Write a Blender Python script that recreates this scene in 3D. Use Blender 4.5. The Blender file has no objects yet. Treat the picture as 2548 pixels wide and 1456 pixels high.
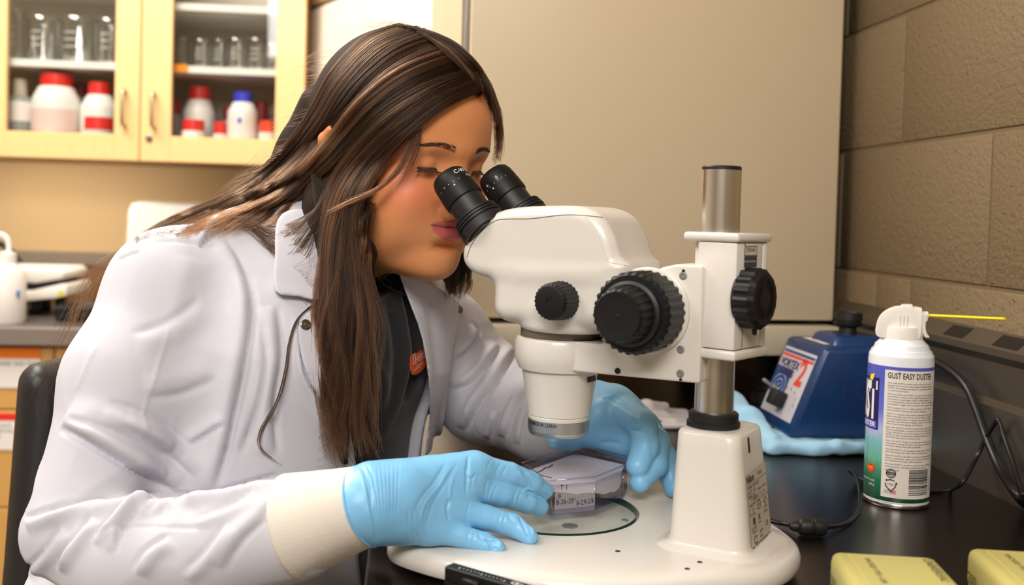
import bpy, bmesh, math, random
import numpy as np
from mathutils import Vector, Matrix

# ------------------------------------------------------------------ camera
FPX=2477.0; CX=1274.0; CY=601.0          # 35 mm lens on a 36 mm frame 2548 px wide
YAW=math.radians(5.85); PITCH=math.radians(1.5); ROLL=0.028
CAM=np.array([0,0,1.197]); Z3=np.array([0,0,1.0])
R0=np.array([math.cos(YAW),-math.sin(YAW),0]); F0=np.array([math.sin(YAW),math.cos(YAW),0])
FW=F0*math.cos(PITCH)-Z3*math.sin(PITCH); U0=np.cross(R0,FW)
RC=math.cos(ROLL)*R0+math.sin(ROLL)*U0; UC=math.cos(ROLL)*U0-math.sin(ROLL)*R0
scene=bpy.context.scene; COL=scene.collection
cd=bpy.data.cameras.new('camera'); cam=bpy.data.objects.new('camera',cd); COL.objects.link(cam)
cd.sensor_width=36; cd.lens=FPX/2548*36; cd.shift_y=(CY-728)/2548; cd.clip_start=.05; cd.clip_end=50
m=np.eye(4); m[:3,0]=RC; m[:3,1]=UC; m[:3,2]=-FW; m[:3,3]=CAM
cam.matrix_world=Matrix(m.tolist()); scene.camera=cam
cd.dof.use_dof=True; cd.dof.focus_distance=.935; cd.dof.aperture_fstop=4.8
# ------------------------------------------------------------------ world, lights, exposure
w=bpy.data.worlds.new('world'); scene.world=w; w.use_nodes=True
w.node_tree.nodes['Background'].inputs[0].default_value=(1,.93,.84,1); w.node_tree.nodes['Background'].inputs[1].default_value=.1
vs=scene.view_settings; scene.display_settings.display_device='sRGB'
vs.view_transform='Standard'; vs.look='None'; vs.gamma=1; vs.use_curve_mapping=False; vs.exposure=-.46
scene.cycles.max_bounces=10; scene.cycles.transparent_max_bounces=24
def area(name,loc,target,sx,sy,power,col=(1,.95,.88)):
    l=bpy.data.lights.new(name,'AREA'); l.shape='RECTANGLE'; l.size=sx; l.size_y=sy; l.energy=power; l.color=col
    o=bpy.data.objects.new(name,l); COL.objects.link(o); o.location=loc
    d=Vector(target)-Vector(loc); o.rotation_euler=d.to_track_quat('-Z','Y').to_euler(); return o
area('ceiling_light_key',(-1.45,.45,2.60),(-.2,.8,1.0),1.1,.55,28,(1,.97,.94))
area('ceiling_light_back',(-1.05,1.80,2.68),(-.85,2.05,0),1.2,.6,76,(1,.94,.86))
area('ceiling_light_front',(-.35,-1.15,2.45),(-.1,.8,1.0),1.2,.6,63,(1,.96,.91))
area('under_cabinet_fill',(-1.02,2.86,1.30),(-.98,3.02,.95),.55,.05,1.7,(1,.9,.74))  # unseen lamp added to brighten the wall below the cabinet

# ------------------------------------------------------------------ maths helpers
def ray(px,py): return FW+RC*((px-CX)/FPX)+UC*((CY-py)/FPX)
def at(px,py,d): return CAM+ray(px,py)*d
def atz(px,py,z):
    r=ray(px,py); return CAM+r*((z-CAM[2])/r[2])
def atplane(px,py,p,n):
    r=ray(px,py); n=np.asarray(n,float); return CAM+r*(np.dot(np.asarray(p)-CAM,n)/np.dot(r,n))
def proj(P):
    q=np.asarray(P,float)-CAM; d=q@FW
    return np.stack([CX+FPX*(q@RC)/d, CY-FPX*(q@UC)/d, d],-1)
def nrm(v): v=np.asarray(v,float); return v/np.linalg.norm(v)
def lin(r,g,b):
    f=lambda c:(c/255/12.92) if c/255<=.04045 else ((c/255+.055)/1.055)**2.4
    return (f(r),f(g),f(b),1)
def catmull(P,n=8,closed=False):
    P=np.asarray(P,float); k=len(P); out=[]
    for i in range(k if closed else k-1):
        g=lambda j:P[j%k] if closed else P[min(max(j,0),k-1)]
        p0,p1,p2,p3=g(i-1),g(i),g(i+1),g(i+2)
        for t in np.arange(n)/n:
            out.append(.5*((2*p1)+(-p0+p2)*t+(2*p0-5*p1+4*p2-p3)*t*t+(-p0+3*p1-3*p2+p3)*t**3))
    if not closed: out.append(P[-1])
    return np.array(out)
_rs=np.random.RandomState(7); _lat=_rs.rand(32,32,32).astype(np.float32)*2-1
def vnoise(P,scale,seed=0):
    q=np.asarray(P)*scale+seed*7.31; i=np.floor(q).astype(int); f=q-i; f=f*f*(3-2*f); r=0
    for dx in (0,1):
        for dy in (0,1):
            for dz in (0,1):
                wgt=(f[:,0] if dx else 1-f[:,0])*(f[:,1] if dy else 1-f[:,1])*(f[:,2] if dz else 1-f[:,2])
                r=r+wgt*_lat[(i[:,0]+dx)%32,(i[:,1]+dy)%32,(i[:,2]+dz)%32]
    return r

# ------------------------------------------------------------------ materials
MAT={}
def mat(name,col,rough=.5,metal=0,spec=.5,bump=None,var=None,coat=0,sheen=0,sss=None,trans=0,aniso=0,ior=1.5):
    """bump=(scale,strength,detail[,distance]); var=(scale,amount): natural colour variation"""
    if name in MAT: return MAT[name]
    m=bpy.data.materials.new(name); m.use_nodes=True; nt=m.node_tree; p=nt.nodes['Principled BSDF']
    p.inputs['Base Color'].default_value=col; p.inputs['Roughness'].default_value=rough; p.inputs['Metallic'].default_value=metal
    p.inputs['Specular IOR Level'].default_value=spec; p.inputs['Coat Weight'].default_value=coat; p.inputs['Coat Roughness'].default_value=.1
    p.inputs['Sheen Weight'].default_value=sheen; p.inputs['Transmission Weight'].default_value=trans; p.inputs['IOR'].default_value=ior
    if sss: p.inputs['Subsurface Weight'].default_value=sss[0]; p.inputs['Subsurface Radius'].default_value=sss[1]; p.inputs['Subsurface Scale'].default_value=sss[2]
    if aniso: p.inputs['Anisotropic'].default_value=aniso
    if bump or var:
        tc=nt.nodes.new('ShaderNodeTexCoord')
    if var:
        n=nt.nodes.new('ShaderNodeTexNoise'); n.inputs['Scale'].default_value=var[0]; n.inputs['Detail'].default_value=4
        nt.links.new(tc.outputs['Object'],n.inputs['Vector'])
        mr=nt.nodes.new('ShaderNodeMapRange'); mr.inputs[3].default_value=1-var[1]; mr.inputs[4].default_value=1+var[1]; nt.links.new(n.outputs[0],mr.inputs[0])
        mx=nt.nodes.new('ShaderNodeMix'); mx.data_type='RGBA'; mx.blend_type='MULTIPLY'; mx.inputs[0].default_value=1
        mx.inputs[6].default_value=col; nt.links.new(mr.outputs[0],mx.inputs[7]); nt.links.new(mx.outputs[2],p.inputs['Base Color'])
    if bump:
        n=nt.nodes.new('ShaderNodeTexNoise'); n.inputs['Scale'].default_value=bump[0]; n.inputs['Detail'].default_value=bump[2]
        nt.links.new(tc.outputs['Object'],n.inputs['Vector'])
        b=nt.nodes.new('ShaderNodeBump'); b.inputs['Strength'].default_value=bump[1]; b.inputs['Distance'].default_value=bump[3] if len(bump)>3 else .001
        nt.links.new(n.outputs[0],b.inputs['Height']); nt.links.new(b.outputs[0],p.inputs['Normal'])
    MAT[name]=m; return m
def thin_glass(name,tint,refl=.06,rough=.02,trans_only=1.0):
    """clear sheet: tinted see-through plus a Fresnel-weighted mirror"""
    if name in MAT: return MAT[name]
    m=bpy.data.materials.new(name); m.use_nodes=True; nt=m.node_tree; nt.nodes.remove(nt.nodes['Principled BSDF'])
    out=nt.nodes['Material Output']; t=nt.nodes.new('ShaderNodeBsdfTransparent'); t.inputs[0].default_value=tint
    g=nt.nodes.new('ShaderNodeBsdfGlossy'); g.inputs['Roughness'].default_value=rough
    f=nt.nodes.new('ShaderNodeFresnel'); f.inputs[0].default_value=1.45
    mr=nt.nodes.new('ShaderNodeMapRange'); mr.inputs[3].default_value=refl; mr.inputs[4].default_value=.85; nt.links.new(f.outputs[0],mr.inputs[0])
    ge=nt.nodes.new('ShaderNodeNewGeometry'); iv=nt.nodes.new('ShaderNodeMath'); iv.operation='SUBTRACT'; iv.inputs[0].default_value=1; nt.links.new(ge.outputs['Backfacing'],iv.inputs[1])
    ml=nt.nodes.new('ShaderNodeMath'); ml.operation='MULTIPLY'; nt.links.new(mr.outputs[0],ml.inputs[0]); nt.links.new(iv.outputs[0],ml.inputs[1])
    mx=nt.nodes.new('ShaderNodeMixShader'); nt.links.new(ml.outputs[0],mx.inputs[0]); nt.links.new(t.outputs[0],mx.inputs[1]); nt.links.new(g.outputs[0],mx.inputs[2])
    nt.links.new(mx.outputs[0],out.inputs[0]); MAT[name]=m; return m

# ------------------------------------------------------------------ objects
def woff(o):
    v=np.zeros(3)
    while o is not None: v=v+np.array(o.location); o=o.parent
    return v
def mk(name,VF,m,parent=None,smooth=True,sharp=None,label=None,kind=None):
    V,F=VF[0],VF[1]; V=np.asarray(V,float)
    me=bpy.data.meshes.new(name); off=woff(parent) if parent is not None else np.zeros(3)
    V=V-off
    if isinstance(F,np.ndarray):
        k=F.shape[1]; me.vertices.add(len(V)); me.vertices.foreach_set('co',V.astype(np.float32).ravel())
        me.loops.add(F.size); me.loops.foreach_set('vertex_index',F.astype(np.int32).ravel())
        me.polygons.add(len(F)); me.polygons.foreach_set('loop_start',np.arange(0,F.size,k,dtype=np.int32)); me.update(calc_edges=True); me.validate()
    else:
        me.from_pydata(V.tolist(),[],[tuple(int(i) for i in f) for f in F]); me.update()
    if isinstance(m,(list,tuple)):
        for q in m: me.materials.append(q)
        if len(VF)>2: me.polygons.foreach_set('material_index',np.asarray(VF[2],dtype=np.int32))
    else: me.materials.append(m)
    if smooth:
        me.polygons.foreach_set('use_smooth',[True]*len(me.polygons))
        if sharp is not None: me.set_sharp_from_angle(angle=math.radians(sharp))
    o=bpy.data.objects.new(name,me); COL.objects.link(o)
    if parent is not None: o.parent=parent
    if label: o['label']=label
    if kind: o['kind']=kind
    return o
def thing(name,label,cat,loc,group=None):
    o=bpy.data.objects.new(name,None); COL.objects.link(o); o.location=tuple(float(x) for x in loc); o.empty_display_size=.05
    o['label']=label; o['category']=cat
    if group: o['group']=group
    return o
def tag(o,label,cat,group=None):
    o['label']=label; o['category']=cat
    if group: o['group']=group
    return o
def struct(name,VF,m,smooth=False):
    o=mk(name,VF,m,None,smooth); o['kind']='structure'; return o

def join(*parts):
    V=[];F=[];n=0
    for p in parts:
        v=np.asarray(p[0],float); V.append(v); F+= [tuple(int(i)+n for i in f) for f in p[1]]; n+=len(v)
    return np.vstack(V),F
def bm_out(bm):
    bm.normal_update(); bm.verts.index_update()
    V=np.array([v.co[:] for v in bm.verts]); F=[tuple(v.index for v in f.verts) for f in bm.faces]; bm.free(); return V,F
def frame_map(V,o,ax):
    ax=[np.asarray(a,float) for a in ax]; return np.asarray(o)+V[:,[0]]*ax[0]+V[:,[1]]*ax[1]+V[:,[2]]*ax[2]
WORLD=(np.array([1.,0,0]),np.array([0,1.,0]),Z3)
def box(lo,hi,bev=0,seg=2,o=(0,0,0),ax=WORLD):
    bm=bmesh.new(); bmesh.ops.create_cube(bm,size=1); lo=np.array(lo,float); hi=np.array(hi,float)
    for v in bm.verts: v.co=Vector((lo+hi)/2+np.array(v.co[:])*(hi-lo))
    if bev: bmesh.ops.bevel(bm,geom=bm.edges[:],offset=bev,segments=seg,profile=.5,affect='EDGES')
    V,F=bm_out(bm); return frame_map(V,o,ax),F
def prism(poly,h0,h1,bev=0,seg=2,o=(0,0,0),ax=WORLD):
    """polygon in the first two axes, extruded along the third"""
    bm=bmesh.new(); vs=[bm.verts.new((p[0],p[1],h0)) for p in poly]; f=bm.faces.new(vs)
    r=bmesh.ops.extrude_face_region(bm,geom=[f])
    for v in [e for e in r['geom'] if isinstance(e,bmesh.types.BMVert)]: v.co.z=h1
    bmesh.ops.recalc_face_normals(bm,faces=bm.faces[:])
    if bev:
        bm.normal_update(); es=[e for e in bm.edges if len(e.link_faces)==2 and e.calc_face_angle(0)>.5]
        bmesh.ops.bevel(bm,geom=es,offset=bev,segments=seg,profile=.5,affect='EDGES',clamp_overlap=True)
    V,F=bm_out(bm); return frame_map(V,o,ax),F
def basis(axis):
    z=nrm(axis); x=np.cross(z,[0,0,1.0]); x=nrm(x) if np.linalg.norm(x)>1e-4 else np.array([1.,0,0]); return x,np.cross(z,x),z
def lathe(o,axis,prof,n=48,a0=0,a1=2*math.pi,ax=None,cap=True):
    """prof: list of (radius, height) along axis"""
    x,y,z=ax if ax else basis(axis); full=abs(a1-a0)>6.28; k=n if full else n+1
    th=a0+(a1-a0)*np.arange(k)/n; V=[];F=[]
    for r,h in prof:
        V.append(np.asarray(o)+np.outer(np.cos(th)*r,x)+np.outer(np.sin(th)*r,y)+h*np.asarray(z))
    V=np.vstack(V)
    for j in range(len(prof)-1):
        for i in range(n):
            i2=(i+1)%k if full else i+1
            F.append((j*k+i,j*k+i2,(j+1)*k+i2,(j+1)*k+i))
    if cap and full:
        if prof[0][0]>1e-6: F.append(tuple(range(k-1,-1,-1)))
        if prof[-1][0]>1e-6: F.append(tuple((len(prof)-1)*k+i for i in range(k)))
    return V,F
def tube(P,r,n=10,cap=True,sm=6):
    P=catmull(P,sm) if sm else np.asarray(P,float); k=len(P); R=np.full(k,r) if np.isscalar(r) else np.interp(np.linspace(0,1,k),np.linspace(0,1,len(r)),r)
    T=np.gradient(P,axis=0); T/=np.linalg.norm(T,axis=1)[:,None]+1e-12
    x=basis(T[0])[0]; V=[];F=[]
    for i in range(k):
        x=x-T[i]*np.dot(x,T[i]); x=nrm(x); y=np.cross(T[i],x); th=2*math.pi*np.arange(n)/n
        V.append(P[i]+R[i]*(np.outer(np.cos(th),x)+np.outer(np.sin(th),y)))
    for j in range(k-1):
        for i in range(n): F.append((j*n+i,j*n+(i+1)%n,(j+1)*n+(i+1)%n,(j+1)*n+i))
    if cap: F.append(tuple(range(n-1,-1,-1))); F.append(tuple((k-1)*n+i for i in range(n)))
    return np.vstack(V),F
def loft(secs,cap=True):
    n=len(secs[0]); V=np.vstack(secs); F=[]
    for j in range(len(secs)-1):
        for i in range(n): F.append((j*n+i,j*n+(i+1)%n,(j+1)*n+(i+1)%n,(j+1)*n+i))
    if cap: F.append(tuple(range(n-1,-1,-1))); F.append(tuple((len(secs)-1)*n+i for i in range(n)))
    return V,F
def rrect(x0,x1,y0,y1,r,n=6):
    out=[]
    for cx,cy,a in ((x1-r,y1-r,0),(x0+r,y1-r,90),(x0+r,y0+r,180),(x1-r,y0+r,270)):
        for t in np.linspace(0,90,n): out.append((cx+r*math.cos(math.radians(a+t)),cy+r*math.sin(math.radians(a+t))))
    return np.array(out)
def ribbed(o,axis,r,h0,h1,n=24,depth=.0012,face_bev=.0015,ax=None,taper=1.0):
    """a grip knob: ribs along the axis, chamfered face"""
    k=n*4; prof=[]; x,y,z=ax if ax else basis(axis); th=2*math.pi*np.arange(k)/k
    rib=np.array([0,0,-depth,-depth])[np.arange(k)%4]
    secs=[]
    for rr,h,f in ((r,h0,1),(r*taper,h1-face_bev,1),(r*taper-face_bev,h1,.25)):
        R=rr+rib*f; secs.append(np.asarray(o)+np.outer(np.cos(th)*R,x)+np.outer(np.sin(th)*R,y)+h*np.asarray(z))
    return loft(secs)
_txt={}
def text(s,size,align='LEFT',bold=0):
    """flat letters: triangles in the xy plane, baseline on y=0"""
    key=(s,align,bold)
    if key not in _txt:
        cu=bpy.data.curves.new('t','FONT'); cu.body=s; cu.size=1; cu.align_x=align; cu.resolution_u=2; cu.offset=bold
        o=bpy.data.objects.new('t',cu); COL.objects.link(o); dg=bpy.context.evaluated_depsgraph_get(); me=o.evaluated_get(dg).to_mesh()
        V=np.array([v.co[:] for v in me.vertices]).reshape(-1,3); F=[tuple(p.vertices) for p in me.polygons]
        o.evaluated_get(dg).to_mesh_clear(); bpy.data.objects.remove(o); bpy.data.curves.remove(cu); _txt[key]=(V,F)
    V,F=_txt[key]; return V*size,F
def place(VF,o,x,y,lift=.0003):
    V,F=VF; x=np.asarray(x,float); y=np.asarray(y,float); n=np.cross(x,y); V=np.asarray(V)
    return np.asarray(o)+V[:,[0]]*x+V[:,[1]]*y+(V[:,[2]] if V.shape[1]>2 else 0)*n+n*lift,F
def rect(x0,y0,x1,y1): return np.array([(x0,y0,0),(x1,y0,0),(x1,y1,0),(x0,y1,0)]),[(0,1,2,3)]
def shift(VF,dx,dy,rot=0):
    V,F=VF; V=np.array(V,float); c,s=math.cos(rot),math.sin(rot)
    return np.stack([V[:,0]*c-V[:,1]*s+dx,V[:,0]*s+V[:,1]*c+dy,V[:,2]],1),F
def pen(pts,w=.0006):
    """a drawn line as a flat ribbon"""
    P=np.asarray(pts,float); T=np.gradient(P,axis=0); T/=np.linalg.norm(T,axis=1)[:,None]+1e-9; N=np.stack([-T[:,1],T[:,0]],1)*w/2
    V=np.hstack([np.vstack([P+N,P-N]),np.zeros((2*len(P),1))]); k=len(P)
    return V,[(i,i+1,k+i+1,k+i) for i in range(k-1)]
def wrap_cyl(VF,o,r,ax,ang0,lift=.0002):
    """bend flat (x along the girth, y up) round a vertical cylinder; ang0 = angle of x=0"""
    V,F=VF; x,y,z=ax; a=ang0+V[:,0]/r
    return np.asarray(o)+np.outer(np.cos(a)*(r+lift),x)+np.outer(np.sin(a)*(r+lift),y)+np.outer(V[:,1],z),F
def bool_cut(VF,cutters,m_op='DIFFERENCE'):
    a=mk('tmp',VF,None,smooth=False); cs=[]
    a.data.materials.clear()
    for c in cutters:
        b=mk('tmpc',c,None,smooth=False); b.data.materials.clear(); cs.append(b)
        md=a.modifiers.new('b','BOOLEAN'); md.object=b; md.operation=m_op; md.solver='EXACT'
    dg=bpy.context.evaluated_depsgraph_get(); me=a.evaluated_get(dg).to_mesh()
    V=np.array([v.co[:] for v in me.vertices]); F=[tuple(p.vertices) for p in me.polygons]; a.evaluated_get(dg).to_mesh_clear()
    for q in [a]+cs: bpy.data.objects.remove(q)
    return V,F

# ------------------------------------------------------------------ implicit surfaces
def smin(a,b,k):
    h=np.clip(.5+.5*(b-a)/k,0,1); return b*(1-h)+a*h-k*h*(1-h)
def smax(a,b,k): return -smin(-a,-b,k)
def sd_ell(p,c,r,R=None):
    q=p-np.asarray(c)
    if R is not None: q=q@np.asarray(R).T      # rows of R are the local axes
    r=np.asarray(r,float); k0=np.linalg.norm(q/r,axis=1); k1=np.linalg.norm(q/(r*r),axis=1)+1e-9; return k0*(k0-1)/k1
def sd_seg(p,a,b,r1,r2):
    a=np.asarray(a,float); b=np.asarray(b,float); d=b-a; t=np.clip((p-a)@d/np.dot(d,d),0,1)
    return np.linalg.norm(p-a-t[:,None]*d,axis=1)-(r1+(r2-r1)*t)
def sd_chain(p,P,R,k=.004):
    r=None
    for i in range(len(P)-1):
        s=sd_seg(p,P[i],P[i+1],R[i],R[i+1]); r=s if r is None else smin(r,s,k)
    return r
def sd_box(p,c,half,rad,ax=WORLD):
    q=p-np.asarray(c); q=np.abs(np.stack([q@np.asarray(a) for a in ax],1))-(np.asarray(half)-rad)
    return np.linalg.norm(np.maximum(q,0),axis=1)+np.minimum(q.max(1),0)-rad
def sd_poly(x,y,P):
    P=np.asarray(P,float); d=np.full(len(x),1e9); s=np.ones(len(x)); n=len(P)
    for i in range(n):
        a=P[i]; b=P[i-1]; e=b-a; wx=x-a[0]; wy=y-a[1]; t=np.clip((wx*e[0]+wy*e[1])/(e@e),0,1)
        d=np.minimum(d,(wx-e[0]*t)**2+(wy-e[1]*t)**2)
        c1=y>=a[1]; c2=y<b[1]; c3=e[0]*wy>e[1]*wx
        s=np.where((c1&c2&c3)|(~c1&~c2&~c3),-s,s)
    return s*np.sqrt(d)
def surface_net(f,lo,hi,h,B=6,slack=1.7):
    lo=np.asarray(lo,float); hi=np.asarray(hi,float); nb=np.ceil((hi-lo)/(h*B)).astype(int); n=nb*B
    ci=np.stack(np.meshgrid(*[np.arange(k) for k in nb],indexing='ij'),-1).reshape(-1,3)
    cen=lo+(ci+.5)*h*B; fc=f(cen); act=np.abs(fc)<h*B*.87*slack
    G=np.repeat(np.repeat(np.repeat(np.where(fc.reshape(nb)<0,-1.,1.).astype(np.float32),B,0),B,1),B,2)
    ca=ci[act]; loc=np.stack(np.meshgrid(*[np.arange(B)]*3,indexing='ij'),-1).reshape(-1,3)
    idx=(ca[:,None,:]*B+loc[None]).reshape(-1,3)
    for s in range(0,len(idx),400000):
        q=idx[s:s+400000]; G[q[:,0],q[:,1],q[:,2]]=f(lo+q*h)
    sg=G<0
    c=[sg[i:n[0]-1+i,j:n[1]-1+j,k:n[2]-1+k] for i in (0,1) for j in (0,1) for k in (0,1)]
    s=sum(x.astype(np.int8) for x in c); mask=(s>0)&(s<8); cell=np.argwhere(mask)
    vid=np.full(mask.shape,-1,np.int64); vid[mask]=np.arange(len(cell))
    acc=np.zeros((len(cell),3)); cnt=np.zeros(len(cell))
    for axis in range(3):
        o1,o2=[k for k in range(3) if k!=axis]
        for i in (0,1):
            for j in (0,1):
                a=np.zeros(3,int); a[o1]=i; a[o2]=j; b=a.copy(); b[axis]=1
                A=cell+a; Bq=cell+b; va=G[A[:,0],A[:,1],A[:,2]]; vb=G[Bq[:,0],Bq[:,1],Bq[:,2]]; x=(va<0)!=(vb<0)
                t=va/np.where(x,va-vb,1); p=a+np.zeros((len(cell),3)); p[:,axis]=t
                acc[x]+=p[x]; cnt[x]+=1
    V=lo+(cell+acc/cnt[:,None])*h; F=[]
    for axis in range(3):
        o1,o2=(axis+1)%3,(axis+2)%3
        sl=[slice(1,n[k]-1) for k in range(3)]; sl[axis]=slice(0,n[axis]-1); s2=list(sl); s2[axis]=slice(1,n[axis])
        A=sg[tuple(sl)]; Bq=sg[tuple(s2)]; e=np.argwhere(A!=Bq); neg=A[A!=Bq]
        st=np.ones(3,int); st[axis]=0; e=e+st
        d1=np.zeros(3,int); d1[o1]=1; d2=np.zeros(3,int); d2[o2]=1
        g=lambda q:vid[q[:,0],q[:,1],q[:,2]]
        Q=np.stack([g(e-d1-d2),g(e-d2),g(e),g(e-d1)],1); Q[~neg]=Q[~neg][:,::-1]; F.append(Q)
    F=np.vstack(F); F=F[(F>=0).all(1)]
    return V,F
def vnormals(V,F):
    a=V[F[:,2]]-V[F[:,0]]; b=V[F[:,3]]-V[F[:,1]]; n=np.cross(a,b); N=np.zeros_like(V)
    for k in range(4): np.add.at(N,F[:,k],n)
    return N/(np.linalg.norm(N,axis=1)[:,None]+1e-12)
def relax(V,F,it=1,lam=.5):
    e=np.vstack([F[:,[0,1]],F[:,[1,2]],F[:,[2,3]],F[:,[3,0]]]); e=np.vstack([e,e[:,::-1]])
    cnt=np.bincount(e[:,0],minlength=len(V))[:,None]
    for _ in range(it):
        s=np.stack([np.bincount(e[:,0],weights=V[e[:,1],k],minlength=len(V)) for k in range(3)],1); V=V+lam*(s/np.maximum(cnt,1)-V)
    return V
def poly_dist(px,pts):
    """distance of the points px (N,2) to a polyline, the parameter along it and the signed side"""
    P=np.asarray(pts,float); best=np.full(len(px),1e9); tt=np.zeros(len(px)); side=np.zeros(len(px))
    L=np.r_[0,np.cumsum(np.linalg.norm(np.diff(P,axis=0),axis=1))]
    for i in range(len(P)-1):
        a=P[i]; e=P[i+1]-a; l2=e@e; t=np.clip((px-a)@e/l2,0,1); q=px-a-t[:,None]*e; d=np.hypot(q[:,0],q[:,1])
        mk_=d<best; best[mk_]=d[mk_]; tt[mk_]=((L[i]+t*math.sqrt(l2))/L[-1])[mk_]; side[mk_]=(q[:,0]*-e[1]+q[:,1]*e[0])[mk_]
    return best,tt,np.sign(side)
def sculpt(V,N,strokes,dist=.9,sm=6):
    """press folds into a surface: each stroke is (points seen from the front, width, depth, kind); works on the side that faces the viewer"""
    p=proj(V); face=np.clip(-(N@nrm(FW))*3,0,1); V=V.copy()
    for st in strokes:
        pts,wd,amp=st[:3]; kind=st[3] if len(st)>3 else 'g'; P=catmull(pts,sm)
        lo=P.min(0)-4*wd; hi=P.max(0)+4*wd
        s=np.where((p[:,0]>lo[0])&(p[:,0]<hi[0])&(p[:,1]>lo[1])&(p[:,1]<hi[1])&(face>0))[0]
        if len(s)==0: continue
        d,t,sd=poly_dist(p[s,:2],P); tap=np.clip(np.minimum(t,1-t)*5,0,1)**.6 if kind!='k' else 1
        if kind=='g' or kind=='k': w_=np.exp(-(d/wd)**2)
        elif kind=='f':        # fold: a crease with a soft roll on its left side
            x=d*sd/wd; w_=-np.exp(-(x/.3)**2)*.9+np.exp(-((x-.95)/.85)**2)
        V[s]+=N[s]*(amp*w_*tap*face[s])[:,None]
    return V

def hits(P,f,t0=.55,t1=1.75,n=110):
    """march many view rays at once; returns points and a mask of those that met the surface"""
    P=np.asarray(P,float); r=FW+np.outer((P[:,0]-CX)/FPX,RC)+np.outer((CY-P[:,1])/FPX,UC); r/=np.linalg.norm(r,axis=1)[:,None]
    t=np.full(len(P),t0); ok=np.zeros(len(P),bool); live=np.ones(len(P),bool)
    for _ in range(n):
        i=np.where(live)[0]
        if not len(i): break
        d=f(CAM+r[i]*t[i][:,None]); h_=d<.0003; ok[i[h_]]=True; t[i[~h_]]+=np.maximum(d[~h_]*.65,.0003); live[i[h_]]=False; live&=t<t1
    return CAM+r*t[:,None],ok
def grads(f,P,e=.002):
    g=np.stack([f(P+np.eye(3)[k]*e)-f(P-np.eye(3)[k]*e) for k in range(3)],1); return g/(np.linalg.norm(g,axis=1)[:,None]+1e-12)
# ================================================================== room
XW=.68; YB=3.14
block_paint=mat('block_paint',lin(124,104,75),.62,bump=(170,.8,6,.003),var=(3,.06))
def add_pits(m):
    nt=m.node_tree; p=nt.nodes['Principled BSDF']; b=[n for n in nt.nodes if n.type=='BUMP'][0]
    tc=[n for n in nt.nodes if n.type=='TEX_COORD'][0]
    v=nt.nodes.new('ShaderNodeTexVoronoi'); v.inputs['Scale'].default_value=70; nt.links.new(tc.outputs['Object'],v.inputs['Vector'])
    n2=nt.nodes.new('ShaderNodeTexNoise'); n2.inputs['Scale'].default_value=14; nt.links.new(tc.outputs['Object'],n2.inputs['Vector'])
    r=nt.nodes.new('ShaderNodeValToRGB'); r.color_ramp.elements[0].position=.03; r.color_ramp.elements[1].position=.12; nt.links.new(v.outputs['Distance'],r.inputs[0])
    g=nt.nodes.new('ShaderNodeMath'); g.operation='LESS_THAN'; g.inputs[1].default_value=.47; nt.links.new(n2.outputs[0],g.inputs[0])
    mx=nt.nodes.new('ShaderNodeMath'); mx.operation='MAXIMUM'; nt.links.new(r.outputs[0],mx.inputs[0]); nt.links.new(g.outputs[0],mx.inputs[1])
    b2=nt.nodes.new('ShaderNodeBump'); b2.inputs['Strength'].default_value=.9; b2.inputs['Distance'].default_value=.003; nt.links.new(mx.outputs[0],b2.inputs['Height'])
    nt.links.new(b.outputs[0],b2.inputs['Normal']); nt.links.new(b2.outputs[0],p.inputs['Normal'])
add_pits(block_paint)
mortar=mat('mortar_paint',lin(116,97,70),.7,bump=(300,.3,3))
wall_paint=mat('wall_paint',lin(224,192,144),.6,bump=(200,.08,3))
wall_white=mat('wall_white',lin(240,232,216),.6)
ceil_m=mat('ceiling_tile',lin(232,228,218),.8)
floor_m=mat('floor_tile',lin(150,140,126),.35,var=(6,.1))
struct('floor',box((-3.6,-2.6,-.05),(XW+.1,YB+.1,0)),floor_m)
struct('ceiling',box((-3.6,-2.6,2.75),(XW+.1,YB+.1,2.8)),ceil_m)
struct('wall_left',box((-3.7,-2.6,0),(-3.6,YB+.1,2.75)),wall_white)
struct('wall_front',box((-3.6,-2.7,0),(XW+.1,-2.6,2.75)),wall_white)
struct('wall_back',box((-3.6,YB,0),(XW+.1,YB+.1,2.75)),wall_paint)
wr=struct('wall_right',box((XW+.0012,-2.6,0),(XW+.12,YB,2.75)),mortar)
# concrete blocks of the right wall in view
rows=[(.758,.940),(.945,1.124),(1.130,1.309),(1.315,1.491),(1.497,1.676),(1.682,1.86)]
cuts={0:[.75,1.16,1.56,1.96],1:[.68,1.036,1.292,1.392,1.70,2.1],2:[.705,1.112,1.52,1.93],3:[.92,1.332,1.74,2.15],4:[.705,1.112,1.52,1.93],5:[.92,1.332,1.74,2.15]}
for r,(z0,z1) in enumerate(rows):
    for y0,y1 in zip(cuts[r][:-1],cuts[r][1:]):
        b=mk('block',box((XW-.0008,y0+.002,z0-.0005),(XW+.03,y1-.002,z1+.0005),.0016,2),block_paint,wr,smooth=True,sharp=50); 
# white panelled door standing ajar, left of the tall beige unit
dl=at(774,400,2.9); dr=at(1110,400,2.25); ex=nrm([dr[0]-dl[0],dr[1]-dl[1],0]); en=np.cross(ex,Z3); wdt=np.linalg.norm((dr-dl)[:2]); base=np.array([dl[0],dl[1],0])
zj=at(800,30,2.86)[2]
dd=struct('door_1',box((0,-.04,.02),(wdt,0,zj-.006),.004,1,base,(ex,-en,Z3)),wall_white)
mk('upper_panel',box((0,-.04,zj+.006),(wdt,0,2.2),.004,1,base,(ex,-en,Z3)),wall_paint,dd,smooth=False)
mk('panel_core',box((.003,-.034,.1),(wdt-.003,-.008,2.19),0,1,base,(ex,-en,Z3)),mortar,dd,smooth=False)

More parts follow.
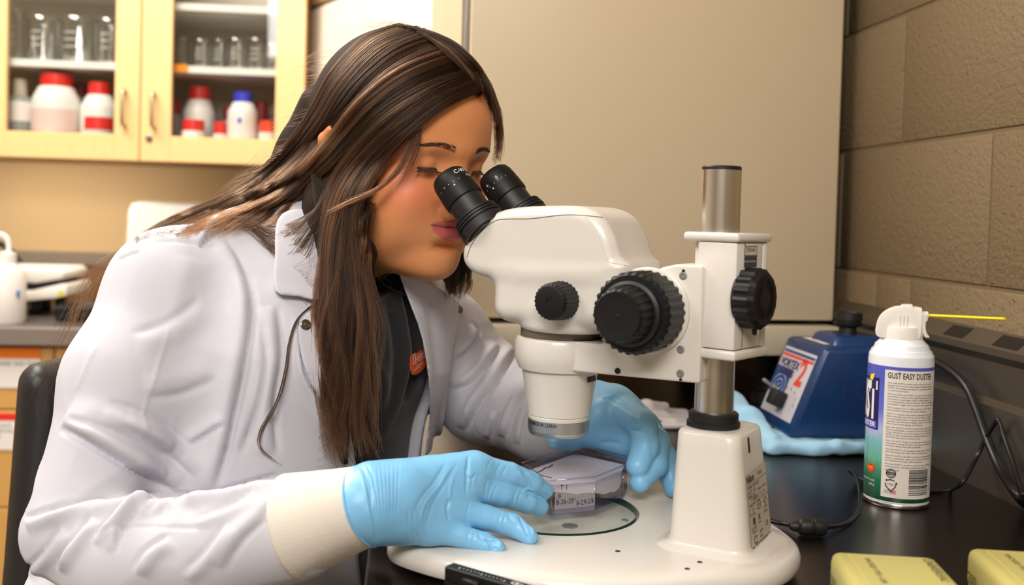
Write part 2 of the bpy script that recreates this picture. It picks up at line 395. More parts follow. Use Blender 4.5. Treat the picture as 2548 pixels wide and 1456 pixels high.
# ------------------------------------------------------------------ wall cabinet with glass doors
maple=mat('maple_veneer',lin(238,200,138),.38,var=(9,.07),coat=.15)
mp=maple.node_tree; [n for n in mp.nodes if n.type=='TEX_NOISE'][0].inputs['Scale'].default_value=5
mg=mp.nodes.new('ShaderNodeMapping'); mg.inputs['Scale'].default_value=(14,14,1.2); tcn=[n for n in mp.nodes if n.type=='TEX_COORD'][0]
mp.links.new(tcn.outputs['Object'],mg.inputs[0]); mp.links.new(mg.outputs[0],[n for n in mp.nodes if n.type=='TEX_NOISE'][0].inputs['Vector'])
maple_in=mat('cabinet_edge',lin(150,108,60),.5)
cab_in=mat('cabinet_lining',lin(226,218,206),.6)
shelf_w=mat('shelf_white',lin(244,240,232),.4)
brass=mat('satin_nickel',lin(196,178,150),.3,1)
pane=thin_glass('cabinet_glass',(.93,.94,.93,1),.02,.01)
red=mat('red_cap',lin(226,44,40),.35); darkred=mat('dark_red_cap',lin(170,34,40),.4)
white_pl=mat('white_plastic',lin(238,234,228),.38,sss=(.1,(.01,.01,.01),.3))
orange=mat('orange_card',lin(255,150,10),.6)
YC=2.755                                     # plane of the cabinet doors
def cx_(px,py=300): return atplane(px,py,(0,YC,0),(0,1,0))[0]
def cz_(px,py): return atplane(px,py,(0,YC,0),(0,1,0))[2]
zb=cz_(360,402); zr=cz_(360,337)             # underside, top of the bottom rail
x0=cx_(-330); xm=cx_(348); x1=cx_(757); ZT=zb+.92
cabn=thing('wall_cabinet','maple wall cabinet with two glass doors holding white chemical bottles and glassware','cabinet',((x0+x1)/2,YC+.17,zb))
t=.019; yb=YC+.33
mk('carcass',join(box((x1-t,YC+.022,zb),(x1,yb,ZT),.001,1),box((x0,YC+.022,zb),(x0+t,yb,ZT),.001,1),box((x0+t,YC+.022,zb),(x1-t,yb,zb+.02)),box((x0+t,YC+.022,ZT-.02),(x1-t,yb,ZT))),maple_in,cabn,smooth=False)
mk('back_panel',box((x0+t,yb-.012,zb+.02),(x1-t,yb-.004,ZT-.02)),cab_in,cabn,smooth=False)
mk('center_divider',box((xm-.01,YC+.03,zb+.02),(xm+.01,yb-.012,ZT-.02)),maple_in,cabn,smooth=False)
zs1=cz_(150,146)-.0; zs2=cz_(560,6)
for nm,zz in (('shelf',zs1),('shelf',zs2+.2)):
    for xa,xb in ((x0+t,xm-.01),(xm+.01,x1-t)):
        zt=zs1 if zz==zs1 else (zs2 if xa>xm-.02 else zs2+.06)
        mk('shelf',box((xa,YC+.035,zt-.019),(xb,yb-.012,zt),.001,1),shelf_w,cabn,smooth=False)
mk('shelf_tag',box((cx_(424),YC+.030,zs1-.018),(cx_(457),YC+.0345,zs1+.003)),orange,cabn,smooth=False,label='orange tag on the shelf edge')
mk('shelf_bracket',prism([(0,0),(-.035,0),(0,-.05)],0,.01,0,1,(x1-t-.002,YC+.06,zs2-.019),((1,0,0),(0,0,1),(0,1,0))),shelf_w,cabn,smooth=False)
def glass_door(xa,xb,sl,sr,hx,side):
    d=mk('door',join(box((xa+.0015,YC,zb+.001),(xa+sl,YC+.02,ZT),.0015,1),box((xb-sr,YC,zb+.001),(xb-.0015,YC+.02,ZT),.0015,1),box((xa+sl,YC,zb+.001),(xb-sr,YC+.02,zr),.0015,1),box((xa+sl,YC,ZT-.065),(xb-sr,YC+.02,ZT),.0015,1)),maple,cabn,smooth=False)
    mk('glass_pane',box((xa+sl-.004,YC+.008,zr-.004),(xb-sr+.004,YC+.012,ZT-.06)),pane,d,smooth=False)
    zh0=cz_(hx,322 if side else 318); zh1=cz_(hx,226 if side else 219); xh=cx_(hx)
    mk('handle',tube([(xh,YC,zh0+.008),(xh,YC-.022,zh0+.010),(xh,YC-.026,(zh0+zh1)/2),(xh,YC-.022,zh1-.010),(xh,YC,zh1-.008)],.0052,8,sm=5),brass,d,label='vertical metal pull handle')
    if side:
        lx,lz=cx_(372),cz_(372,345); mk('lock',lathe((lx,YC,lz),(0,-1,0),[(.0095,0),(.0095,.003),(.007,.004),(.001,.002)],16),mat('chrome',lin(150,150,150),.2,1),d,label='small round cylinder lock')
ww=cx_(425)-xm
glass_door(x0,xm,cx_(14)-cx_(-60)+(cx_(-60)-x0)*0+.0,xm-cx_(284),310,0) if False else glass_door(xm-(x1-xm)*.93,xm,cx_(14)-(xm-(x1-xm)*.93),xm-cx_(284),310,0)
glass_door(xm,x1,ww,x1-cx_(684),383,1)
glass_door(x0,xm-(x1-xm)*.93,.07,.06,-40,0)
# bottles and glassware on the shelves
def bottle(px0,px1,pyt,pyb,cap_m,label,depth=0.0,capf=.26,capw=.66,shoulder=.25,band=None,body=None,name='chemical_bottle',cat='bottle',paper=None,flask=False,zbase=None):
    yy=YC+.085+depth; k=lambda x,y:atplane(x,y,(0,yy,0),(0,1,0))
    xa=k(px0,pyb)[0]; xb=k(px1,pyb)[0]; r=(xb-xa)/2; xc=(xa+xb)/2; z0=zb+.0205 if zbase is None else zbase; H=k(px0,pyt)[2]-z0
    o=thing(name,label,cat,(xc,yy,z0),'chemical bottles in the wall cabinet'); c=(xc,yy,z0); Hv=k(px0,pyt)[2]-zr; hc=H-Hv*capf; hs=hc-Hv*shoulder
    mk('body',lathe(c,Z3,[(r*.92,0),(r,.006),(r,hs),(r*.96,hs+.15*(hc-hs)),(r*(capw+.06),hc-.1*(hc-hs)),(r*capw*.9,hc)],32),body or white_pl,o,sharp=40)
    mk('cap',lathe((xc,yy,z0+hc-.001),Z3,[(r*capw,0),(r*capw,Hv*capf*.92),(r*capw*.9,Hv*capf)],32),cap_m,o,sharp=30)
    if paper: mk('paper_label',lathe(c,Z3,[(r+.0008,zr-z0+(hs-zr+z0)*paper[0]),(r+.0008,zr-z0+(hs-zr+z0)*paper[1])],24,a0=-2.9,a1=-.25,ax=((1,0,0),(0,1,0),(0,0,1))),paper[2],o)
    if band: mk('label_band',lathe(c,Z3,[(r+.0014,zr-z0+band[0]*Hv),(r+.0014,zr-z0+band[1]*Hv)],24,a0=band[3] if len(band)>3 else -2.6,a1=band[4] if len(band)>3 else -.2,ax=((1,0,0),(0,1,0),(0,0,1))),band[2],o)
    return o
paper_w=mat('label_paper',lin(240,232,226),.6); grey_pl=mat('grey_bottle',lin(150,152,150),.35); pink_p=mat('label_pink',lin(236,206,200),.6); blue_pl=mat('blue_cap',lin(52,58,205),.35); greyblue=mat('liquid_grey',lin(120,140,150),.2)
bottle(18,80,195,320,mat('beige_cap',lin(196,180,160),.5),'grey bottle with a white label at the left end of the cabinet',0,.3,.55,.1,body=grey_pl,paper=(.35,.95,paper_w))
bottle(80,198,183,330,red,'large white bottle with a red cap and a printed label, left door',0,.2,.68,.24,paper=(.06,.72,pink_p))
bottle(200,292,203,331,red,'white bottle with a red cap and a red label band, left door',0,.23,.6,.26,band=(.1,.33,red,-2.1,-.5))
bottle(165,232,205,322,darkred,'white bottle with a dark red cap behind the two front bottles',.13,.27,.6,.25)
bottle(416,453,246,334,red,'narrow white bottle with a red cap at the left edge of the right door',.10,.35,.7,.1)
bottle(455,535,214,338,red,'tall white bottle with a red cap behind the right door',.05,.24,.66,.26)
bottle(452,510,297,343,red,'squat white jar with a broad red lid in front of the tall bottle',-.045,.62,.93,.05,name='chemical_jar',cat='jar')
bottle(530,566,303,342,red,'small white jar with a red lid left of the blue capped bottle',-.03,.7,.9,.05,name='chemical_jar',cat='jar')
bottle(545,590,262,330,darkred,'white bottle with a dark red cap behind the blue capped bottle',.11,.4,.6,.2)
bottle(566,640,229,340,blue_pl,'white bottle with a blue cap and a small blue emblem',-.03,.2,.62,.22,paper=(.05,.8,paper_w),band=(.33,.44,blue_pl,-1.72,-1.5))
bottle(643,690,300,345,mat('orange_red',lin(240,70,34),.4),'small jar with an orange red lid at the right edge of the shelf',-.045,.6,.92,.05,name='chemical_jar',cat='jar')
bottle(628,672,252,330,darkred,'dark red capped bottle behind the orange red jar',.12,.55,.8,.1)
beaker_g=thin_glass('beaker_glass',(.94,.95,.95,1),.34,.10)
def beaker(px0,px1,pyt,label,depth=.05,zb_=None,flare=1.06):
    yy=YC+.09+depth; z0=(zs1+.001) if zb_ is None else zb_; k=lambda x,y:atplane(x,y,(0,yy,0),(0,1,0))
    xa=k(px0,100)[0]; xb=k(px1,100)[0]; r=(xb-xa)/2; H=k(px0,pyt)[2]-z0
    o=thing('glass_beaker',label,'beaker',((xa+xb)/2,yy,z0),'clear glass beakers on the upper shelf')
    mk('vessel',lathe(((xa+xb)/2,yy,z0),Z3,[(r*.2,.004),(r*.86,.004),(r*.95,.012),(r*.95,H*.9),(r*flare,H),(r*flare*.97,H),(r*.9,H*.88),(r*.9,.016),(r*.8,.009),(r*.2,.008)],28,cap=True),beaker_g,o)
    for q in (.35,.5,.65): mk('graduation',lathe(((xa+xb)/2,yy,z0),Z3,[(r*.955,H*q),(r*.955,H*q+.002)],8,a0=-2,a1=-1.3,ax=((1,0,0),(0,1,0),(0,0,1))),shelf_w,o)
lb='clear glass beaker standing on the upper shelf, {} from the left behind the left door'
for i,(a,b,tp,dp) in enumerate(((12,68,18,.1),(66,142,42,.02),(146,238,44,.05),(240,300,46,.03))): beaker(a,b,tp,lb.format(['first','second','third','fourth'][i]),dp)
lb='small clear glass beaker on the upper shelf, {} from the left behind the right door'
for i,(a,b,tp,dp) in enumerate(((428,476,92,.12),(478,524,98,.02),(526,566,96,.05),(566,614,96,.01),(612,668,96,.03),(662,700,110,.0))): beaker(a,b,tp,lb.format(['first','second','third','fourth','fifth','last'][i]),dp)

# ------------------------------------------------------------------ back counter and base cabinets
counter_m=mat('counter_top',lin(92,84,80),.32,bump=(400,.1,2)); edge_m=mat('counter_edge',lin(128,116,108),.4)
YF=2.5; zc=.895
xr=at(700,850,2.55)[0]
bc=thing('back_counter','dark laboratory counter with a grey front edge along the back wall','counter',(-1.5,YF+.3,.85))
mk('counter_slab',box((-3.55,YF,zc-.042),(xr+.3,YB-.005,zc),.003,1),counter_m,bc,smooth=False)
mk('front_edge',box((-3.55,YF-.006,zc-.044),(xr+.3,YF,zc-.001),.002,1),edge_m,bc,smooth=False)
mk('splash_board',box((-3.55,YB-.03,zc),(xr+.3,YB-.006,zc+.115),.002,1),mat('brown_splash',lin(140,98,58),.5),bc,smooth=False)
mk('splash_cap',box((-3.55,YB-.036,zc+.115),(xr+.3,YB-.004,zc+.155),.002,1),mat('grey_raceway',lin(150,136,120),.45),bc,smooth=False)
tan=mat('tan_laminate',lin(214,164,92),.45,var=(7,.06)); card=mat('white_card',lin(236,230,224),.6)
bs=thing('base_cabinet','tan base cabinet under the back counter with labelled drawers','cabinet',(-1.3,YF+.3,0))
mk('cabinet_body',box((-3.5,YF+.045,.1),(xr+.2,YB-.02,zc-.045)),tan,bs,smooth=False)
mk('plinth',box((-3.5,YF+.1,0),(xr+.2,YB-.02,.1)),mat('black_plinth',lin(30,28,26),.6),bs,smooth=False)
zd1=atplane(120,1022,(0,YF+.02,0),(0,1,0))[2]
ink=mat('black_ink',lin(26,24,26),.6)
redcard=mat('red_card',lin(226,40,34),.6); orcard=mat('orange_strip',lin(235,120,20),.6)
def bpt(px,py,y): return atplane(px,py,(0,y,0),(0,1,0))
for i,(za,zb_) in enumerate(((zd1+.002,zc-.052),(.45,zd1-.002),(.12,.446))):
    for xa,xb in ((-2.2,-1.53),(-1.526,-.86),(-.856,-.2)):
        d=mk('drawer',box((xa,YF+.024,za),(xb,YF+.045,zb_),.002,1),tan,bs,smooth=False)
        if xa==-1.526 and i<2:
            yv=YF+.022
            L=[(866,893,966),(1030,1047,1120)][i]; cc=bpt(101 if i==0 else 97,L[0],yv); cl=bpt(-60,L[0],yv)[0]; zt=cc[2]; zs=bpt(100,L[1],yv)[2]; zbm=bpt(100,L[2],yv)[2]
            mk('card',box((cl,yv-.001,zbm),(cc[0],yv+.002,zs)),card,d,smooth=False,label='white drawer card')
            mk('card_header',box((cl,yv-.0015,zs),(cc[0],yv+.002,zt)),orcard if i==0 else redcard,d,smooth=False)
            ls=['FILTER PAPER  AND  TAPE'] if i==0 else ['WEIGH BOATS','GLASS PIPETTES AND BULBS','STIR BARS']
            for q,s in enumerate(ls): mk('lettering',place(text(s,.011,'RIGHT' if i==0 else 'LEFT'),(cc[0]-.006 if i==0 else cl+.01,yv-.001,zs-.017-.013*q),(1,0,0),(0,0,1)),ink,d,smooth=False)
# wash bottle
def bat(px,py,y): return atplane(px,py,(0,y,0),(0,1,0))
yw=2.585; c=bat(14,780,yw); r=bat(62,780,yw)[0]-c[0]; zsh=bat(20,672,yw)[2]; zcap0=bat(20,655,yw)[2]; zcap1=bat(20,630,yw)[2]; c=np.array([c[0],yw,zc])
wb=thing('wash_bottle','white plastic wash bottle with a bent spout at the left edge of the back counter','bottle',c)
mk('body',lathe(c,Z3,[(r*.93,0),(r,.01),(r,zsh-zc-.012),(r*.8,zsh-zc),(r*.5,zcap0-zc)],36),mat('squeeze_plastic',lin(226,220,214),.35,sss=(.2,(.01,.01,.01),.3)),wb,sharp=40)
mk('cap',lathe((c[0],c[1],zcap0),Z3,[(r*.5,-.002),(r*.5,zcap1-zcap0),(r*.2,zcap1-zcap0+.004)],28),white_pl,wb,sharp=40)
zt=bat(14,584,yw)[2]; xs=bat(22,600,yw)[0]
mk('spout',tube([(xs,yw,zcap1),(xs,yw,zt-.03),(xs-.006,yw,zt-.008),(xs-.03,yw,zt-.0),(xs-.09,yw-.01,zt-.012),(xs-.12,yw-.01,zt-.03)],.0065,8),white_pl,wb)
mk('blue_mark',box((c[0]+r*.80,yw-r*.72,bat(50,730,yw)[2]-.008),(c[0]+r*.92,yw-r*.5,bat(50,730,yw)[2]+.010),.002,1),mat('blue_mark',lin(20,120,200),.5),wb,smooth=False)
# bench balance or hot plate seen end on
yv=2.72; g=bat(115,770,yv); dev_w=mat('device_white',lin(232,226,216),.4); blk=mat('black_rubber',lin(22,21,22),.55)
xa,xb=bat(58,740,yv)[0],bat(166,740,yv)[0]; za=zc
dv=thing('benchtop_balance','white electronic balance with a dark pan gap beside the wash bottle','balance',((xa+xb)/2,yv+.1,zc))
hgt=lambda py:bat(110,py,yv)[2]
mk('lower_housing',prism([(xa-.1,hgt(745)),(xa,hgt(752)),(xb-.02,hgt(741)),(xb,hgt(735)),(xb,hgt(708)),(xb-.015,hgt(706)),(xa+.02,hgt(724)),(xa-.1,hgt(728))],0,.2,.004,2,(0,yv,0),((1,0,0),(0,0,1),(0,1,0))),dev_w,dv,sharp=40)
mk('upper_housing',prism([(xa-.1,hgt(700)),(xa+.03,hgt(706)),(xb-.012,hgt(694)),(xb-.008,hgt(680)),(xb-.02,hgt(668)),(xa-.1,hgt(668))],0,.2,.005,2,(0,yv,0),((1,0,0),(0,0,1),(0,1,0))),dev_w,dv,sharp=40)
mk('pan_gap',box((xa-.1,yv+.02,hgt(730)),(xb-.03,yv+.18,hgt(696))),blk,dv,smooth=False)
mk('yellow_sticker',box((xb-.022,yv-.001,hgt(737)),(xb-.008,yv+.001,hgt(724))),mat('yellow_sticker',lin(214,196,60),.5),dv,smooth=False)
for q in (xa+.01,xb-.035): mk('foot',lathe((q,yv+.06,zc),Z3,[(.016,0),(.013,hgt(748)-zc+.004)],16),blk,dv)
mk('foot',lathe((xa,yv+.16,zc),Z3,[(.016,0),(.013,hgt(748)-zc+.004)],16),blk,dv)
# power lead and dark box behind the wash bottle
cb=mk('power_lead',tube([bat(-30,600,3.0),bat(12,612,3.0),bat(40,640,3.0),bat(58,672,2.97),bat(64,700,2.94)]+[np.array([bat(64,700,2.94)[0],2.94,zc+.006])],.009,8),blk); tag(cb,'black power lead hanging behind the wash bottle','cable')
# white covered instrument behind the shoulder
yv=2.85; xa,xb=bat(312,560,yv)[0],bat(520,560,yv)[0]; zt=bat(400,502,yv)[2]
film=mat('dust_cover',lin(226,218,208),.35,bump=(30,.4,3,.004))
tag(mk('covered_instrument',loft([np.array([(x,y,z) for x,y in rrect(xa-e,xb+e,yv-e,yv+.2+e,.03)]) for e,z in ((.012,zc+.001),(.006,zc+.1),(0,zt-.03),(-.006,zt-.008),(-.025,zt))]),film,sharp=50),'white covered instrument on the back counter behind the shoulder','instrument')
# dark tray at the back counter
xa=bat(166,740,2.8)[0]
dk=thing('black_equipment_tray','low black tray on the back counter right of the balance','tray',(xa+.2,2.83,zc)); 
mk('tray_body',box((xa+.03,2.62,zc+.001),(xa+.32,2.78,zc+.028),.006,2),blk,dk,sharp=40)
mk('rim',loft([np.array([(x,y,z) for x,y in rrect(xa+.03-e,xa+.32+e,2.62-e,2.78+e,.012)]) for e,z in ((0,zc+.026),(.004,zc+.028),(.004,zc+.036),(0,zc+.036),(-.004,zc+.030))]),blk,dk,sharp=40)

# ------------------------------------------------------------------ steel bench along the right wall
steel=mat('bench_steel',lin(100,92,87),.30,1,bump=(60,.05,4,.001),var=(5,.18),aniso=.3)
steel_b=mat('splash_steel',lin(112,102,90),.38,.78,bump=(40,.06,3,.001))
ZB=.9; xe=-.030
bn=thing('steel_bench','dark brushed stainless steel bench top under the microscope','bench',(.32,.9,0))
mk('bench_top',box((xe,-.9,ZB-.04),(XW-.024,2.3,ZB),.0035,2),steel,bn,sharp=40)
mk('back_splash',prism([(XW-.024,ZB-.01),(XW-.024,.997),(XW-.014,1.003),(XW-.014,1.045),(XW-.022,1.054),(XW-.022,1.062),(XW-.002,1.079),(XW-.001,1.079),(XW-.001,ZB-.01)],-.9,2.3,0,1,(0,0,0),((1,0,0),(0,0,1),(0,1,0))),steel_b,bn,smooth=False)
mk('front_apron',box((xe+.012,-.9,ZB-.14),(xe+.03,2.3,ZB-.038),.002,1),steel,bn,smooth=False)
for yy in (-.6,.5,1.6,2.2):
    for xx in (xe+.06,XW-.1): mk('leg',box((xx,yy,0),(xx+.04,yy+.04,ZB-.04),.004,1),steel,bn,sharp=40)
mk('lower_shelf',box((xe+.05,-.85,.2),(XW-.05,2.25,.22)),steel,bn,smooth=False)
# dark reflections in the sloping ledge, painted as flush inlays
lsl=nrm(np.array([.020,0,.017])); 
for (ya,yb),lb_ in (((1.128,1.172),'painted dark reflection on the steel splash ledge, farther of the two'),((1.02,1.068),'painted dark reflection on the steel splash ledge near the right edge')):
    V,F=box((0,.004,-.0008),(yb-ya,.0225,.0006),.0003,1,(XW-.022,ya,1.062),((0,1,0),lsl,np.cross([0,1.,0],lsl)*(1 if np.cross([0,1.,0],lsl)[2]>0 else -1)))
    tag(mk('ledge_reflection',(V,F),mat('painted_reflection',lin(40,38,36),.35,.6),smooth=False),lb_,'reflection')

# ------------------------------------------------------------------ tall beige unit at the end of the bench
beige=mat('beige_enamel',lin(214,194,162),.42,bump=(500,.05,2)); seal=mat('door_gasket',lin(58,56,58),.35)
th=math.radians(10.8); g1=R0*math.cos(th)+F0*math.sin(th); g2=-R0*math.sin(th)+F0*math.cos(th); GA=(g1,g2,Z3)
cr=at(2084,500,1.53); cr=np.array([cr[0],cr[1],0]); W=.575
gz=lambda px,py:atplane(px,py,cr,g2)[2]
zgap=gz(1700,802); zsl=gz(2070,884)
un=thing('beige_freezer','tall beige upright freezer with a flat door standing at the end of the bench','freezer',cr-g1*W/2+g2*.25+Z3*.9)
o=cr-g1*W
mk('door',box((0,0,zgap+.004),(W,.012,2.06),.003,2,o,GA),beige,un,sharp=40)
mk('gasket',box((.001,.012,zgap+.008),(W-.008,.112,2.05),.002,1,o,GA),seal,un,smooth=False)
mk('hinge_strip',box((-.0005,.055,zgap+.01),(.003,.078,2.05),0,1,o,GA),mat('gasket_light',lin(140,138,138),.3,1),un,smooth=False)
mk('cabinet_body',box((.0,.112,zgap+.0),(W,.55,2.06),.004,2,o,GA),beige,un,sharp=40)
mk('base_slab',box((-.01,-.012,zsl),(W+.006,.55,zgap-.004),.004,2,o,GA),mat('beige_plinth',lin(204,190,164),.42),un,sharp=40)
for xx in (.03,W-.07):
    for yy in (.12,.46): mk('foot',lathe(o+g1*(xx+.02)+g2*yy+Z3*ZB,Z3,[(.026,0),(.026,.02),(.018,.022),(.018,zsl-ZB+.001)],20),blk,un,sharp=40)
# ================================================================== stereo microscope
ivory=mat('ivory_enamel',lin(220,214,205),.3,bump=(900,.06,2,.0004),coat=.2)
black=mat('black_knob',lin(15,15,16),.5,spec=.35,bump=(700,.15,2,.0004)); blackm=mat('black_matte',lin(20,20,21),.5)
chrome=mat('pole_steel',lin(226,221,214),.27,1); satin=mat('satin_aluminium',lin(196,200,206),.42,1)
white_ink=mat('white_ink',lin(225,225,222),.5); screw_m=mat('screw_steel',lin(170,168,165),.45,.8); hole=mat('dark_hole',lin(14,14,14),.6)
SO=CAM*[1,1,0]+R0*.176+F0*.845
sa=-R0*math.sin(math.radians(60))+F0*math.cos(math.radians(60)); sb=R0*.5+F0*math.sin(math.radians(60))
def S(u,v,z): return SO+sa*u+sb*v+Z3*z
SA=(sa,sb,Z3); SAV=(sa,Z3,sb)
def suv(px,py,v):                       # point on the plane at side offset v -> (u, z)
    q=atplane(px,py,S(0,v,0),sb)-SO; return np.array([q@sa,q[2]])
zt0=.925                                # top of the base plate
ms=thing('stereo_microscope','ivory stereo microscope with black eyepieces and focus knobs on a steel pole','microscope',S(.06,0,ZB))
# base plate
ol=catmull([(-.074,0),(-.068,-.036),(-.046,-.07),(.0,-.118),(.055,-.152),(.12,-.168),(.19,-.168),(.228,-.152),(.246,-.10),(.25,0),(.246,.10),(.228,.152),(.19,.168),(.12,.168),(.055,.152),(.0,.118),(-.046,.07),(-.068,.036)],6,True)
T=np.roll(ol,-1,0)-np.roll(ol,1,0); T/=np.linalg.norm(T,axis=1)[:,None]; NI=np.stack([-T[:,1],T[:,0]],1)
NI*=np.sign(((np.array([.1,0])-ol)*NI).sum(1))[:,None]
secs=[]
for ins,z in ((.006,.9065),(.0015,.908),(0,.911),(0,.9165),(.002,.9215),(.006,.9242),(.011,zt0),(.03,zt0)):
    p=ol+NI*ins; secs.append(np.array([S(u,v,z) for u,v in p]))
base=loft(secs); od=S(.148,0,0)
base=bool_cut(base,[lathe(od+Z3*.9195,Z3,[(.0772,0),(.0772,.01)],96)])
mk('base',base,ivory,ms,sharp=35)
pb=mk('stage_plate',lathe(od+Z3*.9198,Z3,[(.0745,0),(.0745,.0060),(.0738,.0067)],96),thin_glass('stage_glass',(.955,.975,.96,1),.02,.01),ms,sharp=30,label='round clear glass stage plate')
mk('glass_edge',lathe(od+Z3*.9198,Z3,[(.0747,0),(.0747,.0064)],96,cap=False),mat('green_glass_edge',lin(18,58,44),.15,spec=.8),pb)
for px,py in ((1418,1307),(1562,1251),(1555,1293)):
    p=atz(px,py,.9205); p[2]=.9196
    mk('screw',lathe(p,Z3,[(.0072 if px!=1555 else .003,0),(.0072 if px!=1555 else .003,.0006),(.003,.0009),(.0015,.0006)],20),screw_m,ms,sharp=30)
for i,(px,py) in enumerate(((1537,1372),(1741,1399),(1710,1416))):
    p=atz(px,py,zt0); mk('screw_hole',lathe(p+Z3*.0001,Z3,[(.0022,0),(.0022,.0002)],14),hole,ms,smooth=False)
for u,v in ((.21,-.13),(.21,.13),(-.045,-.03),(-.045,.03),(.08,-.14)): mk('foot',lathe(S(u,v,ZB),Z3,[(.013,0),(.013,.004),(.010,.008)],20),blackm,ms,sharp=30)
# black dimmer bracket at the near edge of the base
q0=atz(1128,1399,.9335); q1=atz(1342,1460,.9335); dx=nrm(q1-q0); dn=np.cross(dx,Z3); Ld=np.linalg.norm(q1-q0); DA=(dx,dn,Z3)
sl=mk('light_slider',join(box((0,0,-.011),(Ld,.011,.0),.001,1,q0,DA),box((0,.001,-.02),(.008,.011,-.008),.001,1,q0,DA),box((Ld-.008,.001,-.02),(Ld,.011,-.008),.001,1,q0,DA),box((0,-.012,-.014),(Ld,.0,-.009),0,1,q0,DA)),black,ms,smooth=False,label='black brightness slider with a white scale')
mk('slider_tab',box((.019,.002,-.022),(.034,.0155,-.0035),.0012,1,q0,DA),black,sl,sharp=40)
mk('guide_rail',box((.008,.008,-.016),(Ld-.008,.0105,-.0125),0,1,q0,DA),satin,sl,smooth=False)
tk=[]
for i in range(13):
    tk.append(rect(.012+.0034*i,.0066,.0126+.0034*i,.0094 if i%6==0 else .0078))
mk('scale_marks',place(join(*tk),q0+dn*.0,dx,dn,-.0005),white_ink,sl,smooth=False,kind='stuff')
ring=np.array([(.0028*math.cos(a),.002*math.sin(a)) for a in np.linspace(0,6.3,20)])
mk('lamp_symbol',place(join(pen(ring+[.062,.007],.0009),pen(ring+[.066,.008],.0009)),q0,dx,dn,-.0006),white_ink,sl,smooth=False)
# pillar
pz1=at(1790,1062,.845)[2]
secs=[]
for k,ins in ((0,-.0),(.0,0),(.15,0),(.5,0),(.85,0),(.96,0),(.985,.0012),(.997,.004),(1,.008)):
    f=lambda a,b:a+(b-a)*k
    r=f(.013,.011); p=rrect(f(-.042,-.031)+ins,f(.026,.023)-ins,f(-.037,-.0305)+ins,f(.051,.041)-ins,r,7)
    secs.append(np.array([S(u,v,zt0+.006+(pz1-zt0-.006)*k) for u,v in p]))
pl=mk('pillar',loft(secs),ivory,ms,sharp=50)
secs=[]
for z,e in ((zt0-.002,.014),(zt0+.0008,.0105),(zt0+.0025,.0035),(zt0+.0045,.0012),(zt0+.0060,.0008),(zt0+.0060,-.002)):
    p=rrect(-.042-e,.026+e,-.037-e,.051+e,.013+max(e,0),7); secs.append(np.array([S(u,v,z) for u,v in p]))
mk('pillar_foot',loft(secs),ivory,ms,sharp=60)
# slot and rating label on the rear face (facing the viewer's right)
def rear(v,k,lift=.0004):
    return S(-.042+.011*k-lift,v,zt0+.006+(pz1-zt0-.006)*k)
up=nrm(rear(0,1)-rear(0,0)); rx=-sb*-1
rn=np.cross(sb,up)
def rearpt(px,py): return atplane(px,py,rear(0,0),np.cross(sb,up))
s0=rearpt(1863,1106); mk('hex_slot',box((-.0014,-.007,-.0006),(.0014,.006,.0006),.0005,1,s0,(sb,up,rn)),hole,pl,smooth=False)
l0=rearpt(1855,1192); l1=rearpt(1909,1180); lw=np.linalg.norm(l1-l0)*.9; lx=sb
o=l0+up*.001; H=.062
silver=mat('label_film',lin(196,184,166),.35); grey_ink=mat('grey_ink',lin(64,62,70),.6)
lab=mk('rating_label',place(rect(0,-H,lw,0.002),o,lx,up,.0005*-1 if False else .0006),silver,pl,smooth=False,label='pale rating label with small dark print')
sy=lw/.030
L=[]
def tl(s,x,y,sz): L.append(shift(text(s,sz*sy*.66),x*lw,-y*H))
L.append(shift(text('Nikon',.0066*sy*.66,bold=.03),0,-.09*H)); tl('P-PS32',.55,.075,.0036); L.append(rect(0,-.12*H,lw,-.115*H))
tl('STAND WITH LED',.02,.18,.0032); tl('DC12V  1.0A',.02,.24,.0032); tl('SERIAL NO.',.02,.30,.0032); tl('MADE IN CHINA',.5,.27,.0026)
L+= [rect(.15*lw,-.35*H,.85*lw,-.346*H),rect(.15*lw,-.315*H,.85*lw,-.311*H),rect(.15*lw,-.35*H,.16*lw,-.311*H),rect(.84*lw,-.35*H,.85*lw,-.311*H)]; tl('1005423',.25,.345,.0028)
L.append(rect(0,-.385*H,lw,-.38*H))
for cx0 in (.13,.27): L.append(pen([(cx0*lw+.0028*sy*math.cos(a),-.46*H+.0042*math.sin(a)) for a in np.linspace(.9,5.4,14)],.0005))
L.append(rect(.2*lw,-.463*H,.3*lw,-.457*H))
L.append(pen([(.5*lw+.0026*sy*math.cos(a),-.45*H+.0036*math.sin(a)) for a in np.linspace(0,6.3,18)],.0007)); L.append(rect(.44*lw,-.453*H,.56*lw,-.447*H)); L.append(rect(.495*lw,-.48*H,.505*lw,-.42*H))
L.append(pen([(.75*lw,-.46*H),(.83*lw,-.41*H),(.91*lw,-.46*H),(.83*lw,-.50*H),(.75*lw,-.46*H)],.0009)); tl('LISTED',.74,.56,.0026); tl('E123456',.72,.62,.0024)
L+= [rect(.15*lw,-.66*H,.26*lw,-.57*H),pen([(.42*lw,-.57*H),(.52*lw,-.65*H)],.001),pen([(.52*lw,-.57*H),(.42*lw,-.65*H)],.001),rect(.43*lw,-.69*H,.52*lw,-.675*H)]
tl('KCC-REM',.05,.72,.0028); tl('NKR-12',.1,.77,.0028)
L.append(pen([(.15*lw,-.82*H),(.28*lw,-.82*H),(.28*lw,-.9*H),(.15*lw,-.9*H),(.15*lw,-.82*H)],.0011)); L.append(pen([(.45*lw,-.80*H),(.58*lw,-.80*H),(.58*lw,-.88*H),(.45*lw,-.88*H),(.45*lw,-.8*H)],.0009)); tl('CA',.75,.8,.005)
